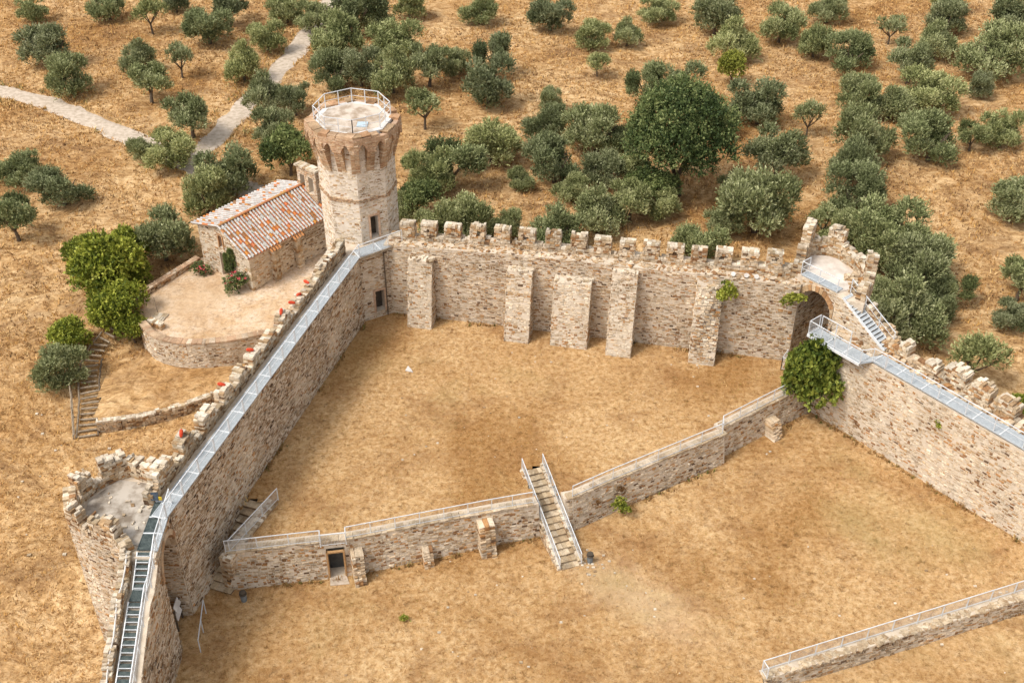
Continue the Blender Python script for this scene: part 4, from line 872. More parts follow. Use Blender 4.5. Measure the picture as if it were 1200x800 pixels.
# terrace walls around the chapel
TWP = [(-13.9, 69.95), (-18.7, 68.95), (-20.6, 68.25), (-22.4, 67.9), (-23.8, 67.92), (-25.0, 68.1), (-26.0, 68.5), (-26.8, 69.05), (-27.9, 70.5)]
w = thing('terrace_wall', 'curved rubble wall with a flat coping holding up the chapel terrace', 'terrace wall', (-23, 68, -2))
for i, (a, b) in enumerate(zip(TWP[:-1], TWP[1:])):
    dd, L = unit(b, a); m = MB(); z0 = -2.6
    v, f = prism([b, a, (a[0]-dd[1]*.5, a[1]+dd[0]*.5), (b[0]-dd[1]*.5, b[1]+dd[0]*.5)], z0, .42); solid('wall_body', (v, f), M['mortar'], w)
s = Stones(96)
for a, b in zip(TWP[:-1], TWP[1:]):
    s.face(b, a, -2.6, .44, PAL_PALE); dd, L = unit(b, a); q = 0
    while q < L-.05:
        l = min(s.r.uniform(.3, .5), L-q); c = xy(b, dd, (-dd[1], dd[0]), q+l/2, .24); s.stone((*c, .47), (dd[0]*l*.49, dd[1]*l*.49, 0), (-dd[1]*.3, dd[0]*.3, 0), (0, 0, .06), pick(s.r, [((.50, .38, .28), 3), ((.44, .30, .21), 3), ((.56, .47, .39), 2)]), .02); q += l
s.build('stonework', M['stone'], w, 'stuff')
w = thing('terrace_wall', 'straight low parapet wall with flat coping between the green shrubs and the chapel', 'terrace wall', (-27.5, 77, -1))
for i, (a, b) in enumerate((((-25.8, 80.1), (-29.5, 74.3)), ((-29.5, 74.3), (-28.7, 72.7)))):
    s = Stones(97+i); s.thick(a, b, .5, -1.8, .42, PAL, cap=[((.50, .36, .26), 3), ((.44, .29, .2), 2), ((.56, .47, .39), 1)]); s.build('wall_run', M['stone'], w)
w = Stones(99); w.thick((-27.4, 70.9), (-26.2, 70.2), .4, -.3, .55, PAL); w.thick((-27.4, 71.6), (-26.3, 71.4), .9, -.3, .12, PAL_CAP)
tag(w.build('stone_bench', M['stone']), 'small stone ledge at the head of the log steps on the terrace', 'stone ledge')
p = tag(fixn((lambda q: (q.tube([(-27.1, 72.6, 0), (-27.2, 72.7, 1.3)], .03), q.build('marker_post', M['wood']))[1])(MB())), 'thin wooden post standing on the chapel terrace near the log steps', 'post')
# log steps
ls = thing('log_steps', 'rustic timber log steps with pole edging climbing from the field to the terrace', 'steps', (-30, 63, -3))
SP = [(-29.75, 61.3), (-30.3, 64.3), (-31.0, 66.6), (-31.3, 68.4), (-30.9, 70.3), (-29.9, 71.8), (-28.6, 71.6)]
sz_ = [-2.85, -2.35, -1.95, -1.6, -1.2, -.65, -.1]
cum = [0]
for a, b in zip(SP[:-1], SP[1:]): cum.append(cum[-1]+math.hypot(b[0]-a[0], b[1]-a[1]))
def sp_at(q): return (float(np.interp(q, cum, [p[0] for p in SP])), float(np.interp(q, cum, [p[1] for p in SP])), float(np.interp(q, cum, sz_)))
dist_ = .1
while dist_ < cum[-1]-.2:
    x, y, z = sp_at(dist_); x2, y2, _ = sp_at(min(dist_+.3, cum[-1])); (ux, uy), _ = unit((x, y), (x2, y2)); z = max(z, float(zout(x, y))+.06); hw_ = .62 if dist_ < 5 else .55
    q = MB(); j = rnd.uniform(-.05, .05); q.tube([(x-uy*-hw_, y+ux*-hw_-j, z+.05), (x, y, z+.05+rnd.uniform(-.02, .02)), (x-uy*hw_, y+ux*hw_+j, z+.05)], [.075, .085, .07], 7); q.build('log', M['wood'], ls)
    dist_ += .52
for sd in (-1, 1):
    q = MB(); pts_ = []
    for k in range(26):
        dq = cum[-1]*k/25*(.8 if sd > 0 else .62); x, y, z = sp_at(dq); x2, y2, _ = sp_at(min(dq+.3, cum[-1])); (ux, uy), _ = unit((x, y), (x2, y2)); o_ = sd*.75+rnd.uniform(-.05, .05)
        pts_.append((x-uy*o_, y+ux*o_, max(z, float(zout(x, y)))+.1))
    q.tube(pts_, [.07]*26, 6); q.build('edge_pole', M['wood'] if sd > 0 else M['bark'], ls)
hf = thing('pole_fence', 'crooked grey pole handrail on the field side of the log steps', 'fence', (-30.9, 63, -3))
q = MB(); fp_ = [(-30.55, 61.0, -2.6), (-31.0, 62.6, -1.9), (-31.5, 64.2, -1.55), (-32.1, 65.9, -1.15)]; q.tube(fp_, [.05, .055, .05, .045], 6); q.build('rail', M['wood'], hf)
q = MB(); q.tube([(x, y, z-.5) for x, y, z in fp_], [.035]*4, 6); q.build('rail', M['wood'], hf)
for x, y, z in ((-30.6, 61.1, -2.55), (-31.2, 63.2, -1.75), (-31.9, 65.3, -1.3)):
    q = MB(); q.tube([(x, y, float(zout(x, y))-.2), (x, y, z+.1)], .05, 6); q.build('post', M['wood'], hf)
# small dry stone wall below the chapel
dw = Stones(98)
DWP = [(-29.1, 61.8), (-27.4, 62.1), (-25.2, 62.7), (-23.2, 63.6), (-21.6, 64.6), (-19.5, 65.4)]
for a, b in zip(DWP[:-1], DWP[1:]): dw.thick(a, b, .4, lambda q, a=a: float(zout(*a))-.4, lambda q, a=a, b=b: -1.9 + (a[0]+29)*.03, PAL_DARK, rag=.04, ch=(.12, .2))
tag(dw.build('dry_stone_wall', M['stone']), 'small dry stone wall curving from the log steps to the tall left wall', 'stone wall')
sheet('bank', np.arange(-30.2, -17, .35), np.arange(61.5, 69.5, .35), lambda x, y: inside([(-29.2, 62.0), (-27.4, 62.3), (-25.2, 62.9), (-23.2, 63.8), (-21.6, 64.8), (-18.2, 66.0), (-16.2, 68), (-18.7, 69.1), (-22.4, 68.1), (-25, 68.3), (-27.3, 70), (-30, 66.5)], x, y), lambda x, y: np.maximum(zout(x, y)+.02, -2.05+.045*(y-62)+fbm(x/2, y/2, 4)*.15), M['grove'])
# ================================================================== SMALL THINGS
def bin_(x, y, lab):
    t = thing('litter_bin', lab, 'litter bin', (x, y, float(zlow(x, y))), None); z = float(zlow(x, y))
    q = MB(); q.tube([(x, y, z), (x, y, z+.55)], [.17, .21], 10); q.build('body', M['bingrey'], t)
    q = MB(); q.tube([(x, y, z+.55), (x, y, z+.58), (x, y, z+.6), (x, y, z+.74)], [.23, .24, .16, .2], 10); q.build('lid', M['dark'], t)
M['bingrey'] = mat_noise('grey bin', (.13, .15, .16), (.2, .22, .23), 4, .5)
bin_(4.75, 48.95, 'small grey litter bin at the foot of the white-railed stair'); bin_(-15.85, 46.15, 'small grey litter bin at the corner of the low wall and rough steps')
nb_ = thing('notice_board', 'two white notices on a dark board inside the tall gateway', 'notice board', (-19.3, 44.6, -2.5))
q = MB(); q.box((-19.25, 43.9, -2.6), (-19.17, 44.0, -.9)); q.box((-19.25, 44.9, -2.6), (-19.17, 45.0, -.9)); q.build('frame', M['bark'], nb_)
for y0, z0 in ((44.0, -1.75), (44.1, -1.2)):
    q = MB(); q.hexa([(-19.1, y0, z0), (-19.1, y0+.85, z0), (-19.14, y0+.85, z0), (-19.14, y0, z0), (-19.25, y0, z0+.42), (-19.25, y0+.85, z0+.42), (-19.29, y0+.85, z0+.42), (-19.29, y0, z0+.42)]); fixn(q.build('notice', M['white'], nb_))
hp = thing('handrail', 'thin pale handrail leading into the tall gateway', 'handrail', (-17.6, 43.5, -2.4))
q = MB(); q.bar((-17.9, 45.2, -1.35), (-17.6, 42.4, -1.5), .05); q.build('rail', M['metal'], hp)
for p in ((-17.9, 45.2), (-17.75, 43.8), (-17.6, 42.4)):
    q = MB(); q.bar((*p, -2.5), (*p, -1.4), .05); q.build('post', M['metal'], hp)
cr = thing('plank_crate', 'small wooden plank crate on the grass at the foot of the stair wall', 'crate', (-21.6, 37, -4.3))
for k in range(4):
    q = MB(); q.box((-21.2+k*.14, 36.9, -3.6), (-21.09+k*.14, 37.9, -3.54)); q.build('plank', M['wood'], cr)
for yy in (37.0, 37.75):
    q = MB(); q.box((-21.15, yy, -4.4), (-20.72, yy+.08, -3.6)); q.build('leg', M['wood'], cr)
wl3 = [(3.5, .3, 25.2), ]
for k, q_ in enumerate((25.0, 25.9, 26.6)):
    c = xy(K, d, n, q_, .35); t = thing('wall_lamp', 'small white lamp on the ledge next to the arched tower', 'lamp', (*c, 6.45), 'white lamps on the back wall ledge')
    m = MB(); m.tube([(*c, 6.42), (*c, 6.55)], .05, 6); m.build('stem', M['metal'], t)
    m = MB(); m.tube([(*c, 6.5), (c[0], c[1]-.1, 6.62), (c[0], c[1]-.22, 6.7)], [.06, .16, .17], 8); m.build('shade', M['white'], t)
sp = thing('paving_slab', 'white pointed stone slab lying in the upper court grass', 'slab', (-7.3, 65.4, 0))
m = MB(); m.hexa([(-7.6, 65.2, -.05), (-7.05, 65.0, -.05), (-7.15, 65.25, -.05), (-7.45, 65.75, -.05), (-7.6, 65.2, .1), (-7.05, 65.0, .1), (-7.15, 65.25, .1), (-7.45, 65.75, .1)]); fixn(m.build('slab', M['white'], sp))
# loose pale stones on the courts
s = Stones(120)
for _ in range(90):
    x, y = rnd.uniform(-14, 30), rnd.uniform(39, 50)
    if rnd.random() < .3: x, y = rnd.gauss(4.6, .8), rnd.gauss(48.4, .6)
    low = inside(LOWER, np.array([x]), np.array([y]))[0]; su = inside(SUNK, np.array([x]), np.array([y]))[0]
    if not (low or su): continue
    z = float(zlow(x, y) if low else zsunk(x, y)); a = rnd.uniform(.02, .07)
    s.stone((x, y, z+.02), (a*1.3, 0, 0), (0, a, 0), (0, 0, a*.6), pick(rnd, PAL_CAP), .015)
for _ in range(40):
    x, y = rnd.uniform(-8, 18), rnd.uniform(55, 68); a = rnd.uniform(.02, .06)
    s.stone((x, y, float(zup(x, y))+.02), (a*1.3, 0, 0), (0, a, 0), (0, 0, a*.6), pick(rnd, PAL_CAP), .015)
for _ in range(40):
    x, y = rnd.uniform(-34, -22), rnd.uniform(50, 66); a = rnd.uniform(.03, .09)
    s.stone((x, y, float(zout(x, y))+.04), (a*1.3, 0, 0), (0, a, 0), (0, 0, a*.6), pick(rnd, PAL_CAP), .015)
o = s.build('loose_stones', M['stone'], None, 'stuff'); tag(o, 'loose pale stones scattered over the dry grass', 'stones')
# ================================================================== VEGETATION
NR = np.random.default_rng(5)
def nrm(a): return a/np.maximum(np.linalg.norm(a, axis=1, keepdims=True), 1e-6)
def crown_mesh(name, seed, lobes, nspr, per, ll, lw_, cols_, up=.7, spread=.55, slen=.085, flat=.9, hz=.52, cup=0):
    """unit crown (about 1 wide) of leafy sprigs; lobes: (x, y, z, r); leaves are small folded diamonds"""
    R = np.random.default_rng(seed); lob = np.array(lobes); wts = lob[:, 3]**2; wts /= wts.sum()
    li = R.choice(len(lob), nspr, p=wts); dr_ = nrm(R.normal(size=(nspr, 3))); dr_[:, 2] = np.where(dr_[:, 2] < -.55, -dr_[:, 2]*.6, dr_[:, 2]); dr_ = nrm(dr_)
    rad = lob[li, 3]*(.45+.55*R.random(nspr)**.45)*(1+.18*R.normal(size=nspr)*.5)
    org = lob[li, :3]+dr_*rad[:, None]*np.array([1, 1, flat])
    org[:, 2] = np.maximum(org[:, 2], .03)
    ax = nrm(dr_*.75+np.array([0, 0, up])+R.normal(size=(nspr, 3))*.3)
    tone = np.clip(R.normal(.45, .22, nspr)+.18*(lob[li, 2]-hz)/.3*0, 0, 1)
    lt = R.normal(0, .16, len(lob))[li]; tone = np.clip(tone+lt, 0, 1)
    N_ = nspr*per; k = np.tile(np.arange(per), nspr); s_ = np.repeat(np.arange(nspr), per)
    tpos = (k+R.random(N_))/per
    base = org[s_]+ax[s_]*(tpos*slen*(.7+.6*R.random(N_)))[:, None]
    ld = nrm(ax[s_]*.8+nrm(R.normal(size=(N_, 3)))*(spread+.3*(1-tpos))[:, None]); sd_ = nrm(np.cross(ld, R.normal(size=(N_, 3))))
    L_ = ll*(.6+.7*R.random(N_)); W_ = lw_*(.7+.6*R.random(N_))
    p0 = base; p1 = base+ld*(L_*.5)[:, None]+sd_*W_[:, None]; p2 = base+ld*L_[:, None]; p3 = base+ld*(L_*.5)[:, None]-sd_*W_[:, None]
    V = np.stack([p0, p1, p2, p3], 1).reshape(-1, 3)
    c0, c1, c2 = map(np.array, cols_); tt = np.clip(tone[s_]+R.normal(0, .12, N_)+.34*(tpos-.5), 0, 1)[:, None]
    C = np.where(tt < .5, c0+(c1-c0)*tt*2, c1+(c2-c1)*(tt-.5)*2); C = np.repeat(C, 4, 0)
    me = bpy.data.meshes.new(name); me.vertices.add(len(V)); me.vertices.foreach_set('co', V.astype(np.float32).ravel())
    me.loops.add(N_*4); me.loops.foreach_set('vertex_index', np.arange(N_*4, dtype=np.int32)); me.polygons.add(N_)
    me.polygons.foreach_set('loop_start', np.arange(0, N_*4, 4, dtype=np.int32)); me.polygons.foreach_set('loop_total', np.full(N_, 4, np.int32)); me.update()
    a = me.color_attributes.new('Col', 'FLOAT_COLOR', 'POINT'); arr = np.ones((len(V), 4), np.float32); arr[:, :3] = C; a.data.foreach_set('color', arr.ravel()); return me
def lobes_rand(seed, n_, rx, rz, z0, r0, r1):
    r = random.Random(seed); L_ = []
    for i in range(n_):
        a = 2*math.pi*(i+r.uniform(-.3, .3))/n_; q = rx*r.uniform(.55, 1) if i else 0
        L_.append((math.cos(a)*q, math.sin(a)*q, z0+r.uniform(-rz, rz)+(.1 if i == 0 else 0), r.uniform(r0, r1)))
    return L_
def shell_lobes(seed, n_):
    r = random.Random(seed); L_ = [(0, 0, .4, .22)]
    for i in range(n_):
        a = 2.4*i; zc = 1-i/(n_-1)*1.25; q = math.sqrt(max(0, 1-zc*zc)); k = r.uniform(.85, 1.12)*.37
        L_.append((math.cos(a)*q*k, math.sin(a)*q*k, max(.14, .47+zc*k*1.05), r.uniform(.075, .12)))
    return L_
def plumes(seed, n_, open_=0):
    """uneven olive crown: a few tall plumes over a ragged skirt that nearly reaches the ground"""
    r = random.Random(seed); L_ = []
    for i in range(n_):
        a = r.uniform(0, 6.28); q = .40*math.sqrt(r.random()); L_.append((math.cos(a)*q, math.sin(a)*q*.9, r.uniform(.34, .74)-q*.4, r.uniform(.085, .175)))
    if open_: return [(x, y, z+.1, r_*.92) for x, y, z, r_ in L_]
    for i in range(5):
        a = 1.26*i+r.uniform(-.4, .4); q = r.uniform(.2, .34); L_.append((math.cos(a)*q, math.sin(a)*q, r.uniform(.17, .3), r.uniform(.11, .17)))
    return L_
def trunk_mesh(name, seed, h, r0, limbs, spread=.25, bare=False):
    r = random.Random(seed); q = MB(); j = (r.uniform(-.04, .04), r.uniform(-.04, .04), h)
    q.tube([(0, 0, -.06), (j[0]*.3, j[1]*.3, h*.5), j], [r0*1.35, r0, r0*.85], 7)
    for k in range(limbs):
        a = 2*math.pi*k/limbs+r.uniform(-.4, .4); s_ = spread*r.uniform(.7, 1.2); m = (j[0]+math.cos(a)*s_*.5, j[1]+math.sin(a)*s_*.5, h+.16); e = (j[0]+math.cos(a)*s_, j[1]+math.sin(a)*s_, h+.38*r.uniform(.8, 1.1))
        q.tube([j, m, e], [r0*.7, r0*.45, r0*.15], 5)
        for b in range(3 if bare else 1):
            a2 = a+r.uniform(-.9, .9); q.tube([m, (m[0]+math.cos(a2)*.12, m[1]+math.sin(a2)*.12, m[2]+.17)], [r0*.35, r0*.1], 4)
    me = mesh(name, q.v, q.f, q.c); me.materials.append(M['bark']); return me
OL = ((.10, .116, .04), (.265, .285, .118), (.49, .495, .262))
OLD = ((.072, .09, .032), (.195, .22, .088), (.37, .39, .195))
crowns, trunks = {}, {}
for i in range(10):
    c = crown_mesh('olive_crown', 20+i, plumes(30+i, 9+i % 5, i % 5 == 3), 2300 if i % 5 != 3 else 1800, 9, .043, .0085, OL if i % 3 else OLD, slen=.11, up=.95, spread=.5); c.materials.append(M['olive']); crowns['O', i] = c
    trunks['O', i] = trunk_mesh('olive_trunk', 40+i, .16 if i % 5 != 3 else .22, .035, 4)
for i in range(2):
    c = crown_mesh('sparse_crown', 60+i, lobes_rand(70+i, 7, .31, .10, .60, .11, .18), 560, 8, .055, .010, OL, slen=.11); c.materials.append(M['olive']); crowns['S', i] = c
    trunks['S', i] = trunk_mesh('olive_trunk', 80+i, .27, .028, 5, .3, True)
GD = ((.032, .055, .016), (.095, .135, .04), (.27, .30, .11)); GY = ((.10, .115, .015), (.25, .26, .035), (.42, .42, .08)); GB = ((.085, .115, .014), (.27, .30, .035), (.52, .52, .10)); GK = ((.055, .08, .024), (.13, .165, .052), (.27, .30, .11))
def reg(k, seed, nl, cols_, nspr, per, ll, lw_, **kw):
    for i in range(2):
        c = crown_mesh('leafy_crown', seed+i, shell_lobes(seed+i, nl) if nl > 15 else lobes_rand(seed+5+i, nl, kw.get('rx', .28), .09 if nl < 15 else .2, .48, .18 if nl < 15 else .11, .27 if nl < 15 else .19), nspr, per, ll, lw_, cols_, up=.45, spread=.9, slen=.07); c.materials.append(M['leaf']); crowns[k, i] = c
        trunks[k, i] = trunk_mesh('leafy_trunk', seed+9+i, .16, .03, 4)
reg('D', 90, 36, GD, 5200, 9, .022, .0072, rx=.38); reg('Y', 100, 6, GY, 1100, 8, .05, .017); reg('B', 110, 7, GB, 1500, 8, .046, .016); reg('K', 120, 6, GK, 1400, 9, .05, .013)
TREES = [('O', -58.0, 136.3, 3.7), ('O', -51.2, 122.1, 5.5), ('O', -46.6, 114.7, 4.7), ('O', -41.4, 121.3, 3.8), ('O', -38.0, 113.1, 5.3), ('S', -36.3, 119.8, 3.2), ('S', -42.7, 132.3, 4.2), ('O', -48.9, 136.4, 4.9), ('O', -35.2, 129.3, 5.9), ('O', -33.9, 135.1, 5.1), ('O', -41.6, 139.6, 3.2), ('O', -27.3, 136.3, 4.1), ('O', -28.0, 127.0, 4.5), ('O', -29.3, 119.1, 4.4), ('O', -31.7, 104.6, 5.4), ('O', -32.2, 98.2, 4.8), ('O', -35.3, 100.1, 2.8), ('O', -45.6, 95.1, 3.9), ('O', -40.3, 91.2, 4.6), ('O', -42.1, 84.7, 3.9), ('O', -25.6, 93.5, 5.1), ('O', -27.0, 89.5, 4.2), ('O', -28.8, 81.6, 4.6), ('O', -25.5, 110.3, 4.4), ('O', -22.3, 110.0, 3.8), ('O', -23.4, 102.9, 4.2), ('K', -20.8, 96.9, 4.8), ('O', -19.7, 125.4, 5.4), ('O', -19.2, 116.0, 4.5), ('O', -18.2, 132.2, 6.0), ('O', -13.1, 124.5, 5.5), ('O', -12.5, 137.4, 3.9), ('O', -16.2, 116.5, 4.7), ('O', -12.6, 114.9, 4.9), ('O', -8.9, 116.6, 5.1), ('O', -6.4, 120.1, 3.4), ('S', -8.8, 106.9, 4.3), ('O', -3.9, 135.4, 4.3), ('O', 4.6, 133.3, 5.1), ('O', -2.1, 119.4, 4.6), ('O', -2.5, 112.6, 5.0), ('O', 4.0, 111.4, 2.8), ('O', 9.5, 128.2, 4.1), ('O', 13.4, 129.4, 3.6), ('S', 9.4, 120.5, 3.2), ('O', 17.7, 137.7, 4.2), ('O', -1.9, 100.1, 5.5), ('O', 3.4, 104.2, 3.9), ('O', 3.9, 95.8, 5.2), ('O', -5.5, 94.9, 5.6), ('O', -7.3, 93.2, 4.3), ('O', 8.2, 102.1, 5.6), ('O', 8.5, 95.1, 3.9), ('O', 7.4, 87.1, 4.9), ('K', -8.2, 88.9, 3.7), ('O', -4.0, 85.0, 5.1), ('O', -0.7, 85.8, 2.9), ('O', 3.6, 84.1, 4.6), ('D', 15.3, 93.8, 9.8), ('O', 14.1, 112.8, 4.5), ('O', 17.9, 113.7, 5.0), ('K', -9.4, 97.3, 2.4), ('O', 24.3, 133.7, 5.7), ('O', 25.1, 125.7, 5.6), ('Y', 24.2, 119.5, 3.9), ('O', 31.5, 130.9, 5.0), ('O', 38.3, 136.5, 4.1), ('O', 34.6, 126.4, 3.9), ('O', 37.6, 122.9, 4.8), ('S', 44.2, 130.1, 3.6), ('O', 25.1, 108.7, 5.4), ('S', 29.5, 105.5, 3.4), ('O', 35.9, 110.1, 4.4), ('O', 38.8, 109.5, 4.5), ('O', 24.5, 96.1, 5.7), ('O', 21.2, 87.2, 6.2), ('O', 33.7, 100.7, 5.6), ('O', 31.6, 95.9, 4.6), ('O', 30.1, 90.4, 4.7), ('S', 26.7, 86.0, 3.4), ('O', 31.3, 83.4, 6.5), ('O', 51.4, 132.5, 5.0), ('O', 53.9, 139.4, 4.2), ('O', 48.2, 125.8, 4.8), ('O', 43.3, 118.8, 5.0), ('O', 43.1, 111.4, 5.8), ('O', 52.8, 120.6, 6.7), ('O', 59.3, 132.6, 5.4), ('O', 40.0, 100.0, 5.4), ('O', 44.6, 101.9, 3.3), ('O', 47.9, 102.9, 3.7), ('O', 44.8, 89.1, 4.5), ('O', 32.6, 76.7, 5.6), ('O', 29.6, 71.3, 5.3), ('O', 40.2, 76.3, 3.8), ('O', 38.3, 72.6, 2.9), ('S', 32.9, 65.3, 4.3), ('B', 35.5, 62.5, 1.8), ('O', 15.7, 82.1, 4.7), ('B', -31.6, 76.3, 5.8), ('B', -29.8, 72.5, 3.8), ('B', -33.2, 70.1, 3.2), ('O', -32.7, 66.5, 3.6), ('K', 12.3, 92.1, 4.6), ('O', 31.1, 79.6, 4.8), ('O', 11.1, 95.6, 3.5), ('B', -34.5, 79.9, 3.3), ('B', -31.2, 80.2, 3.6), ('B', -31.4, 75.2, 3.3), ('B', -29.9, 77.8, 2.7), ('B', -28.7, 71.0, 2.5), ('B', -31.3, 72.6, 2.4), ('O', -6.5, 85.3, 3.3), ('O', -9.9, 88.7, 3.0), ('O', 10.4, 89.2, 3.8), ('O', 13.3, 89.6, 3.3), ('O', 5.3, 92.7, 3.1), ('O', 0.9, 94.4, 2.4), ('O', 32.9, 80.8, 4.6), ('O', 34.7, 75.9, 3.2), ('O', 32.9, 73.9, 3.0), ('O', 28.7, 75.9, 3.2), ('O', 30.0, 80.8, 3.2), ('O', 27.5, 84.5, 2.9), ('O', 18.3, 86.1, 3.2), ('O', -23.8, 133.0, 4.0), ('O', -16.1, 132.5, 4.4), ('O', 13.6, 105.0, 3.1), ('O', 11.2, 101.9, 3.3), ('O', 21.2, 105.0, 3.1), ('O', 20.6, 93.4, 3.1), ('O', 49.9, 115.1, 3.3), ('O', 29.0, 84.8, 3.3)]
def zone(x, y):
    if y < 90 and -12 < x < 24: return 'just behind the crenellated back wall'
    if x > 25 and y < 86: return 'outside the right curtain wall'
    if x < -24 and y < 88: return 'in the field left of the chapel'
    pd = float(min(seg_dist(PATH_A, x, y), seg_dist(PATH_B, x, y)))
    if pd < 5: return 'at the edge of the gravel path'
    if -25 < x < -6 and y < 104: return 'in the thicket behind the octagonal tower'
    if x < -24: return 'in the straw meadow between the gravel tracks' if y > 100 else 'in the straw meadow below the gravel track'
    if x < 6: return 'on the straw slope beyond the octagonal tower'
    if x < 22: return 'around the big dark broadleaf tree'
    return 'on the open straw slope beyond the arched tower'
LOOK = ['dense dark olive tree', 'rounded grey-green olive tree', 'broad silvery olive tree', 'many-lobed dark olive tree', 'bushy pale olive tree', 'uneven sage-green olive tree']
PREF = {'D': ('broadleaf_tree', 'huge dark green broadleaf tree towering over the olive grove'), 'Y': ('shrub_tree', 'yellow-green young tree among the grey olives'), 'K': ('broadleaf_tree', 'mid green leafy tree %s'), 'S': ('olive_tree', 'sparse small olive tree with bare limbs %s'), 'B': ('shrub', '')}
BL = iter(['bright green bush at the foot of the right wall parapet', 'large bright green shrub beside the straight terrace parapet', 'bright green shrub under the curved terrace wall', 'lush green shrub at the top of the log steps', 'yellowish green shrub on the field side of the shrub thicket', 'leafy green shrub between the thicket and the tall dark olive', 'spreading green shrub in the middle of the thicket beside the parapet', 'small green shrub pressed against the straight parapet wall', 'small bright shrub at the foot of the curved wall beside the log steps', 'little green shrub beside the upper bend of the log steps'])
tr = random.Random(99)
for i, (k, x, y, D) in enumerate(TREES):
    if k == 'O':
        vi = (i*7) % 10; nm = 'olive_tree'; lab = ('small ' if D < 4.1 else 'large ' if D > 5.3 else '')+LOOK[vi % 6 if vi < 9 else 1]+' '+zone(x, y)
        if (x, y) == (-32.7, 66.5): lab = 'feathery olive bush overhanging the log steps'
        if (x, y) == (-28.8, 81.6): lab = 'tall dark olive tree against the left side of the chapel'
        cat, grp = 'olive tree', 'olive trees of the grove'
    else:
        vi = i % 2; nm, lab = PREF[k]; lab = next(BL) if k == 'B' else (lab % zone(x, y) if '%' in lab else lab); cat = 'shrub' if k == 'B' else ('olive tree' if k == 'S' else 'tree'); grp = 'olive trees of the grove' if k == 'S' else None
    t = thing(nm, lab, cat, (x, y, float(zout(x, y))-.08), grp); sc = D*1.08
    t.rotation_euler = (tr.uniform(-.05, .05), tr.uniform(-.05, .05), tr.uniform(0, 6.28)); t.scale = (sc*tr.uniform(.88, 1.12), sc*tr.uniform(.88, 1.12), sc*tr.uniform(.85, 1.2))
    if k == 'D': t.scale = (D*.98, D*1.0, D*1.16)
    for nme, me in (('trunk', trunks[k, vi]), ('crown', crowns[k, vi])):
        o = bpy.data.objects.new(nme, me); COL.objects.link(o); o.parent = t
# the big round ivy bush hanging on the right wall
def ball(seed, n_, r0): 
    r = random.Random(seed); return [(r.gauss(0, .17), r.gauss(0, .17), .5+r.gauss(0, .15), r.uniform(.2, .3)) for _ in range(n_)]
def plant(name, label, cat, loc, sc, cols_, seed, nspr, ll, lw_, nl=7, trunk=True, lob=None, mat='leaf', per=7):
    t = thing(name, label, cat, loc); t.scale = sc
    c = crown_mesh(name+'_leaves', seed, lob or ball(seed, nl, .3), nspr, per, ll, lw_, cols_, up=.3, spread=1.0, slen=.05); c.materials.append(M[mat]); o = bpy.data.objects.new('foliage', c); COL.objects.link(o); o.parent = t
    if trunk:
        o = bpy.data.objects.new('stem', trunk_mesh('stem', seed, .2, .03, 4)); COL.objects.link(o); o.parent = t
    return t
IVY = ((.03, .055, .008), (.125, .165, .022), (.33, .36, .06))
plant('ivy_bush', 'big round glossy green bush climbing the corner below the metal gallery', 'bush', (20.55, 62.2, -1.0), (4.6, 4.0, 6.0), IVY, 131, 1500, .062, .026, lob=[(0, 0, .5, .36), (.12, .1, .62, .3), (-.14, -.05, .58, .3), (.1, -.14, .36, .3), (-.1, .12, .36, .3), (0, 0, .72, .26)], per=6)
plant('wall_plant', 'leafy green plant rooted in the masonry beside the last buttress', 'plant', (15.0, 67.15, 4.6), (1.2, 1.0, 1.7), GB, 132, 130, .14, .05, trunk=False)
plant('wall_plant', 'yellowish plant hanging over the left springing of the big arch', 'plant', (19.5, 66.3, 5.0), (1.7, 1.1, .95), GY, 133, 130, .15, .055, trunk=False)
plant('wall_plant', 'small green bush growing from the foot of the low wall right of the stair', 'bush', (6.95, 52.9, -1.9), (1.05, .8, 1.2), GB, 134, 150, .13, .05, trunk=False)
DRY = ((.12, .06, .02), (.2, .1, .035), (.28, .16, .06))
plant('dry_tuft', 'brown withered tuft on the low wall above the small green bush', 'plant', (6.9, 53.35, -.7), (.7, .5, .7), DRY, 135, 80, .16, .03, trunk=False)
plant('dry_tuft', 'brown withered tuft on the low wall close to the middle stair', 'plant', (5.3, 52.45, -.9), (.55, .4, .5), DRY, 136, 60, .16, .03, trunk=False)
plant('green_tuft', 'lonely green weed in the lower court grass', 'plant', (-6.3, 44.5, -2.4), (.7, .6, .6), GB, 137, 60, .16, .03, trunk=False)
plant('wall_weed', 'tiny green weed on the face of the right wall below the walkway', 'plant', (26.95, 55.75, 2.6), (.5, .5, .6), GB, 138, 50, .16, .05, trunk=False)
plant('flower_bush', 'low round bush of red flowers at the left corner of the chapel', 'flower bush', (-24.9, 78.0, 0), (1.4, 1.3, 1.0), GK, 139, 260, .11, .03)
plant('flower_bush', 'oleander with pink flowers in front of the chapel gable', 'flower bush', (-21.7, 75.9, 0), (2.0, 1.9, 1.7), GD, 140, 420, .085, .02)
plant('climbing_plant', 'climbing plant covering the chapel door', 'climber', (-22.1, 76.7, .5), (1.5, 1.1, 2.8), GK, 141, 300, .09, .03, lob=[(-.1, 0, .3, .2), (.12, 0, .5, .18), (-.15, 0, .62, .17), (.05, 0, .8, .13), (.25, 0, .68, .1)])
PK = ((.45, .05, .06), (.62, .10, .12), (.75, .22, .24))
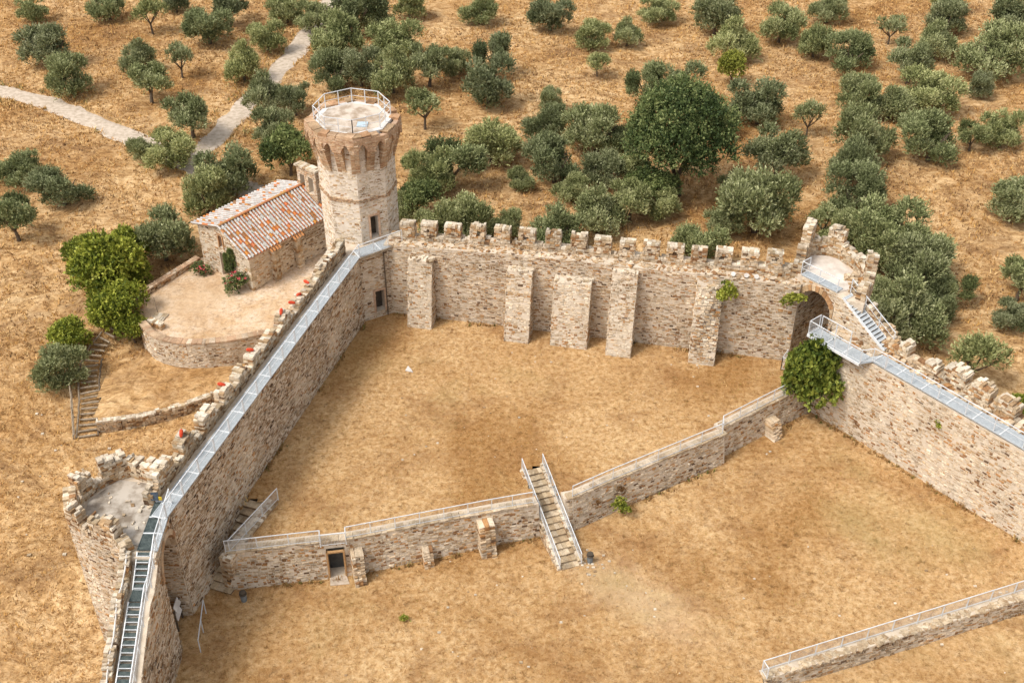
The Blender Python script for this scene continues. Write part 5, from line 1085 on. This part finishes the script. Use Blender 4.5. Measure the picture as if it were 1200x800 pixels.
for par_l, loc, sc, sd_ in (('low round bush', (-24.9, 78.0, 0), (1.5, 1.4, 1.1), 150), ('oleander', (-21.7, 75.9, 0), (2.1, 2.0, 1.8), 151)):
    t = [o for o in COL.objects if o.get('label', '').startswith(par_l)][0]
    c = crown_mesh('blossoms', sd_, ball(sd_, 6, .3), 34, 4, .075, .045, PK, up=.3, spread=1.2, slen=.03); c.materials.append(M['leaf']); o = bpy.data.objects.new('blossoms', c); COL.objects.link(o); o.parent = t
# ------------------------------------------------------------------ dry grass tufts
def tufts(name, label, n_, xr, yr, keep, zf, size, seed, cols_, blades=4, lean=1.2):
    R = np.random.default_rng(seed); x = R.uniform(*xr, n_); y = R.uniform(*yr, n_); K_ = keep(x, y); x, y = x[K_], y[K_]; z = zf(x, y); m = len(x); nb = m*blades
    bx, by, bz = (np.repeat(a, blades) for a in (x, y, z)); sz = np.repeat(R.uniform(*size, m), blades)*(.6+.8*R.random(nb)); a = R.uniform(0, 6.283, nb)
    w_ = sz*.16; h = sz*(.45+.5*R.random(nb)); l = sz*lean*R.random(nb); jx, jy = R.normal(0, .25, nb)*sz, R.normal(0, .25, nb)*sz
    p0 = np.stack([bx+jx-np.sin(a)*w_, by+jy+np.cos(a)*w_, bz-.03], 1); p1 = np.stack([bx+jx+np.sin(a)*w_, by+jy-np.cos(a)*w_, bz-.03], 1); p2 = np.stack([bx+jx+np.cos(a)*l, by+jy+np.sin(a)*l, bz+h], 1)
    V = np.stack([p0, p1, p2], 1).reshape(-1, 3); cc = np.array(cols_)[R.integers(0, len(cols_), m)]; C = np.repeat(np.repeat(cc, blades, 0)*(.75+.5*R.random((nb, 1))), 3, 0)
    me = bpy.data.meshes.new(name); me.vertices.add(len(V)); me.vertices.foreach_set('co', V.astype(np.float32).ravel()); me.loops.add(nb*3); me.loops.foreach_set('vertex_index', np.arange(nb*3, dtype=np.int32)); me.polygons.add(nb)
    me.polygons.foreach_set('loop_start', np.arange(0, nb*3, 3, dtype=np.int32)); me.polygons.foreach_set('loop_total', np.full(nb, 3, np.int32)); me.update()
    at = me.color_attributes.new('Col', 'FLOAT_COLOR', 'POINT'); arr = np.ones((len(V), 4), np.float32); arr[:, :3] = C; at.data.foreach_set('color', arr.ravel())
    o = link(name, me, M['grass'], None, 'stuff'); tag(o, label, 'grass'); return o
DIRT = [(.17, .095, .048), (.23, .13, .065), (.13, .075, .04), (.30, .18, .09)]
STR = [(.60, .38, .16), (.66, .46, .22), (.50, .28, .10), (.42, .23, .09), (.30, .17, .07), (.56, .33, .11)]
pathd = lambda x, y: np.minimum(seg_dist(PATH_A, x, y), seg_dist(PATH_B, x, y))
vis = lambda x, y: np.abs(x) < .47*y+9
wild = lambda x, y: vis(x, y) & ~inside(CASTLE, x, y) & ~inside(CHAPEL_TERR, x, y) & (pathd(x, y) > 1.2)
tufts('dry_grass', 'matted dry straw covering the olive grove slope', 130000, (-75, 75), (40, 146), lambda x, y: wild(x, y) & (fbm(x/3, y/3, 21) > -.12) & (y > 69), zout, (.12, .34), 1, STR, 4)
tufts('leaf_litter', 'dark brown litter and clods between the straw of the grove', 70000, (-75, 75), (69, 146), lambda x, y: wild(x, y) & (fbm(x/7, y/7, 31)+.5*fbm(x/1.5, y/1.5, 32) > .03), zout, (.10, .26), 7, DIRT, 3, .6)
tufts('dry_grass', 'short dry stubble on the field left of the castle', 30000, (-45, -13), (34, 72), lambda x, y: wild(x, y), zout, (.07, .2), 2, STR, 4)
tufts('tall_dry_grass', 'tall golden grass lining the gravel tracks', 30000, (-75, -14), (92, 146), lambda x, y: wild(x, y) & (pathd(x, y) < 1.2+3.4*vnoise(x/5, y/5, 4)**2) & (vnoise(x/1.3, y/1.3, 8) > .35), zout, (.18, .5), 3, [(.55, .34, .12), (.62, .41, .17), (.46, .27, .10), (.36, .24, .09), (.25, .22, .09), (.58, .40, .2)], 5, 1.0)
tufts('dry_grass', 'short mown straw of the lower court', 30000, (-18, 35), (37, 63), lambda x, y: inside(LOWER, x, y) & vis(x, y), zlow, (.05, .13), 4, [(.52, .30, .12), (.60, .40, .18), (.34, .18, .07), (.26, .13, .05), (.36, .26, .08)], 3)
tufts('dry_grass', 'short mown straw of the upper court', 24000, (-18, 22), (47, 73), lambda x, y: inside(UPPER, x, y) & ~in_strip(x, y, STAIR_T, STAIR_B, .85) & ~in_strip(x, y, LST_T, LST_B, .85), zup, (.05, .12), 5, [(.52, .30, .12), (.60, .40, .18), (.34, .18, .07), (.26, .13, .05), (.36, .26, .08)], 3)

# weeds, dry stalks and fallen stones along the feet of the walls
FEET = [((-9.1, 72.5), (19.9, 66.4), zup, 0), ((-11.2, 71.3), (-16.9, 51.3), zup, 0), ((-18.5, 45.2), (-18.5, 45.0), zlow, 0), ((21.4, 62.5), (34, 47), zlow, 0)]+[(a_, b_, zlow, 0) for a_, b_ in seg]
PX, PY, PZ = [], [], []
R = np.random.default_rng(77)
for a_, b_, zf, _ in FEET:
    L_ = math.hypot(b_[0]-a_[0], b_[1]-a_[1]); m_ = int(L_*16); t_ = R.random(m_); t_ = t_[vnoise(t_*L_/1.7, t_*0+L_, 2) > .42]; dx, dy = (b_[0]-a_[0])/L_, (b_[1]-a_[1])/L_; o_ = np.abs(R.normal(0, .16, len(t_)))+.03
    sg = 1 if a_[0] < -11 and b_[0] < -11 and zf is zup else -1
    nx_, ny_ = (-dy*-1, dx*-1)
    if sg == 1: nx_, ny_ = (-dy, dx) if -dy > 0 else (dy, -dx)
    PX.append(a_[0]+dx*t_*L_+nx_*o_); PY.append(a_[1]+dy*t_*L_+ny_*o_)
    PZ.append(zf(PX[-1], PY[-1]))
PX, PY, PZ = map(np.concatenate, (PX, PY, PZ))
weed_i = [0]
def weed_line(name, label, size, seed, cols_, fr):
    k = np.random.default_rng(seed).random(len(PX)) < fr; ax, ay, az_ = PX[k], PY[k], PZ[k]
    class RR: pass
    R = np.random.default_rng(seed); blades = 7; nb = len(ax)*blades
    bx, by, bz = (np.repeat(q, blades) for q in (ax, ay, az_)); sz = np.repeat(R.uniform(*size, len(ax)), blades)*(.6+.8*R.random(nb)); a = R.uniform(0, 6.283, nb); w_ = sz*.13; h = sz*(.4+.6*R.random(nb)); l = sz*.8*R.random(nb); jx, jy = R.normal(0, .2, nb)*sz, R.normal(0, .2, nb)*sz
    V = np.stack([np.stack([bx+jx-np.sin(a)*w_, by+jy+np.cos(a)*w_, bz-.03], 1), np.stack([bx+jx+np.sin(a)*w_, by+jy-np.cos(a)*w_, bz-.03], 1), np.stack([bx+jx+np.cos(a)*l, by+jy+np.sin(a)*l, bz+h], 1)], 1).reshape(-1, 3)
    C = np.repeat(np.array(cols_)[R.integers(0, len(cols_), nb)]*(.8+.4*R.random((nb, 1))), 3, 0)
    o = link(name, mesh(name, V, [(3*i, 3*i+1, 3*i+2) for i in range(nb)], C), M['grass'], None, 'stuff'); tag(o, label, 'weeds')
weed_line('dry_weeds', 'dry brown weeds along the feet of the castle walls', (.12, .34), 5, [(.36, .2, .08), (.27, .15, .06), (.46, .3, .12)], .55)
weed_line('green_weeds', 'sparse green weeds along the feet of the castle walls', (.1, .26), 6, [(.12, .15, .03), (.2, .22, .05), (.09, .11, .03)], .14)
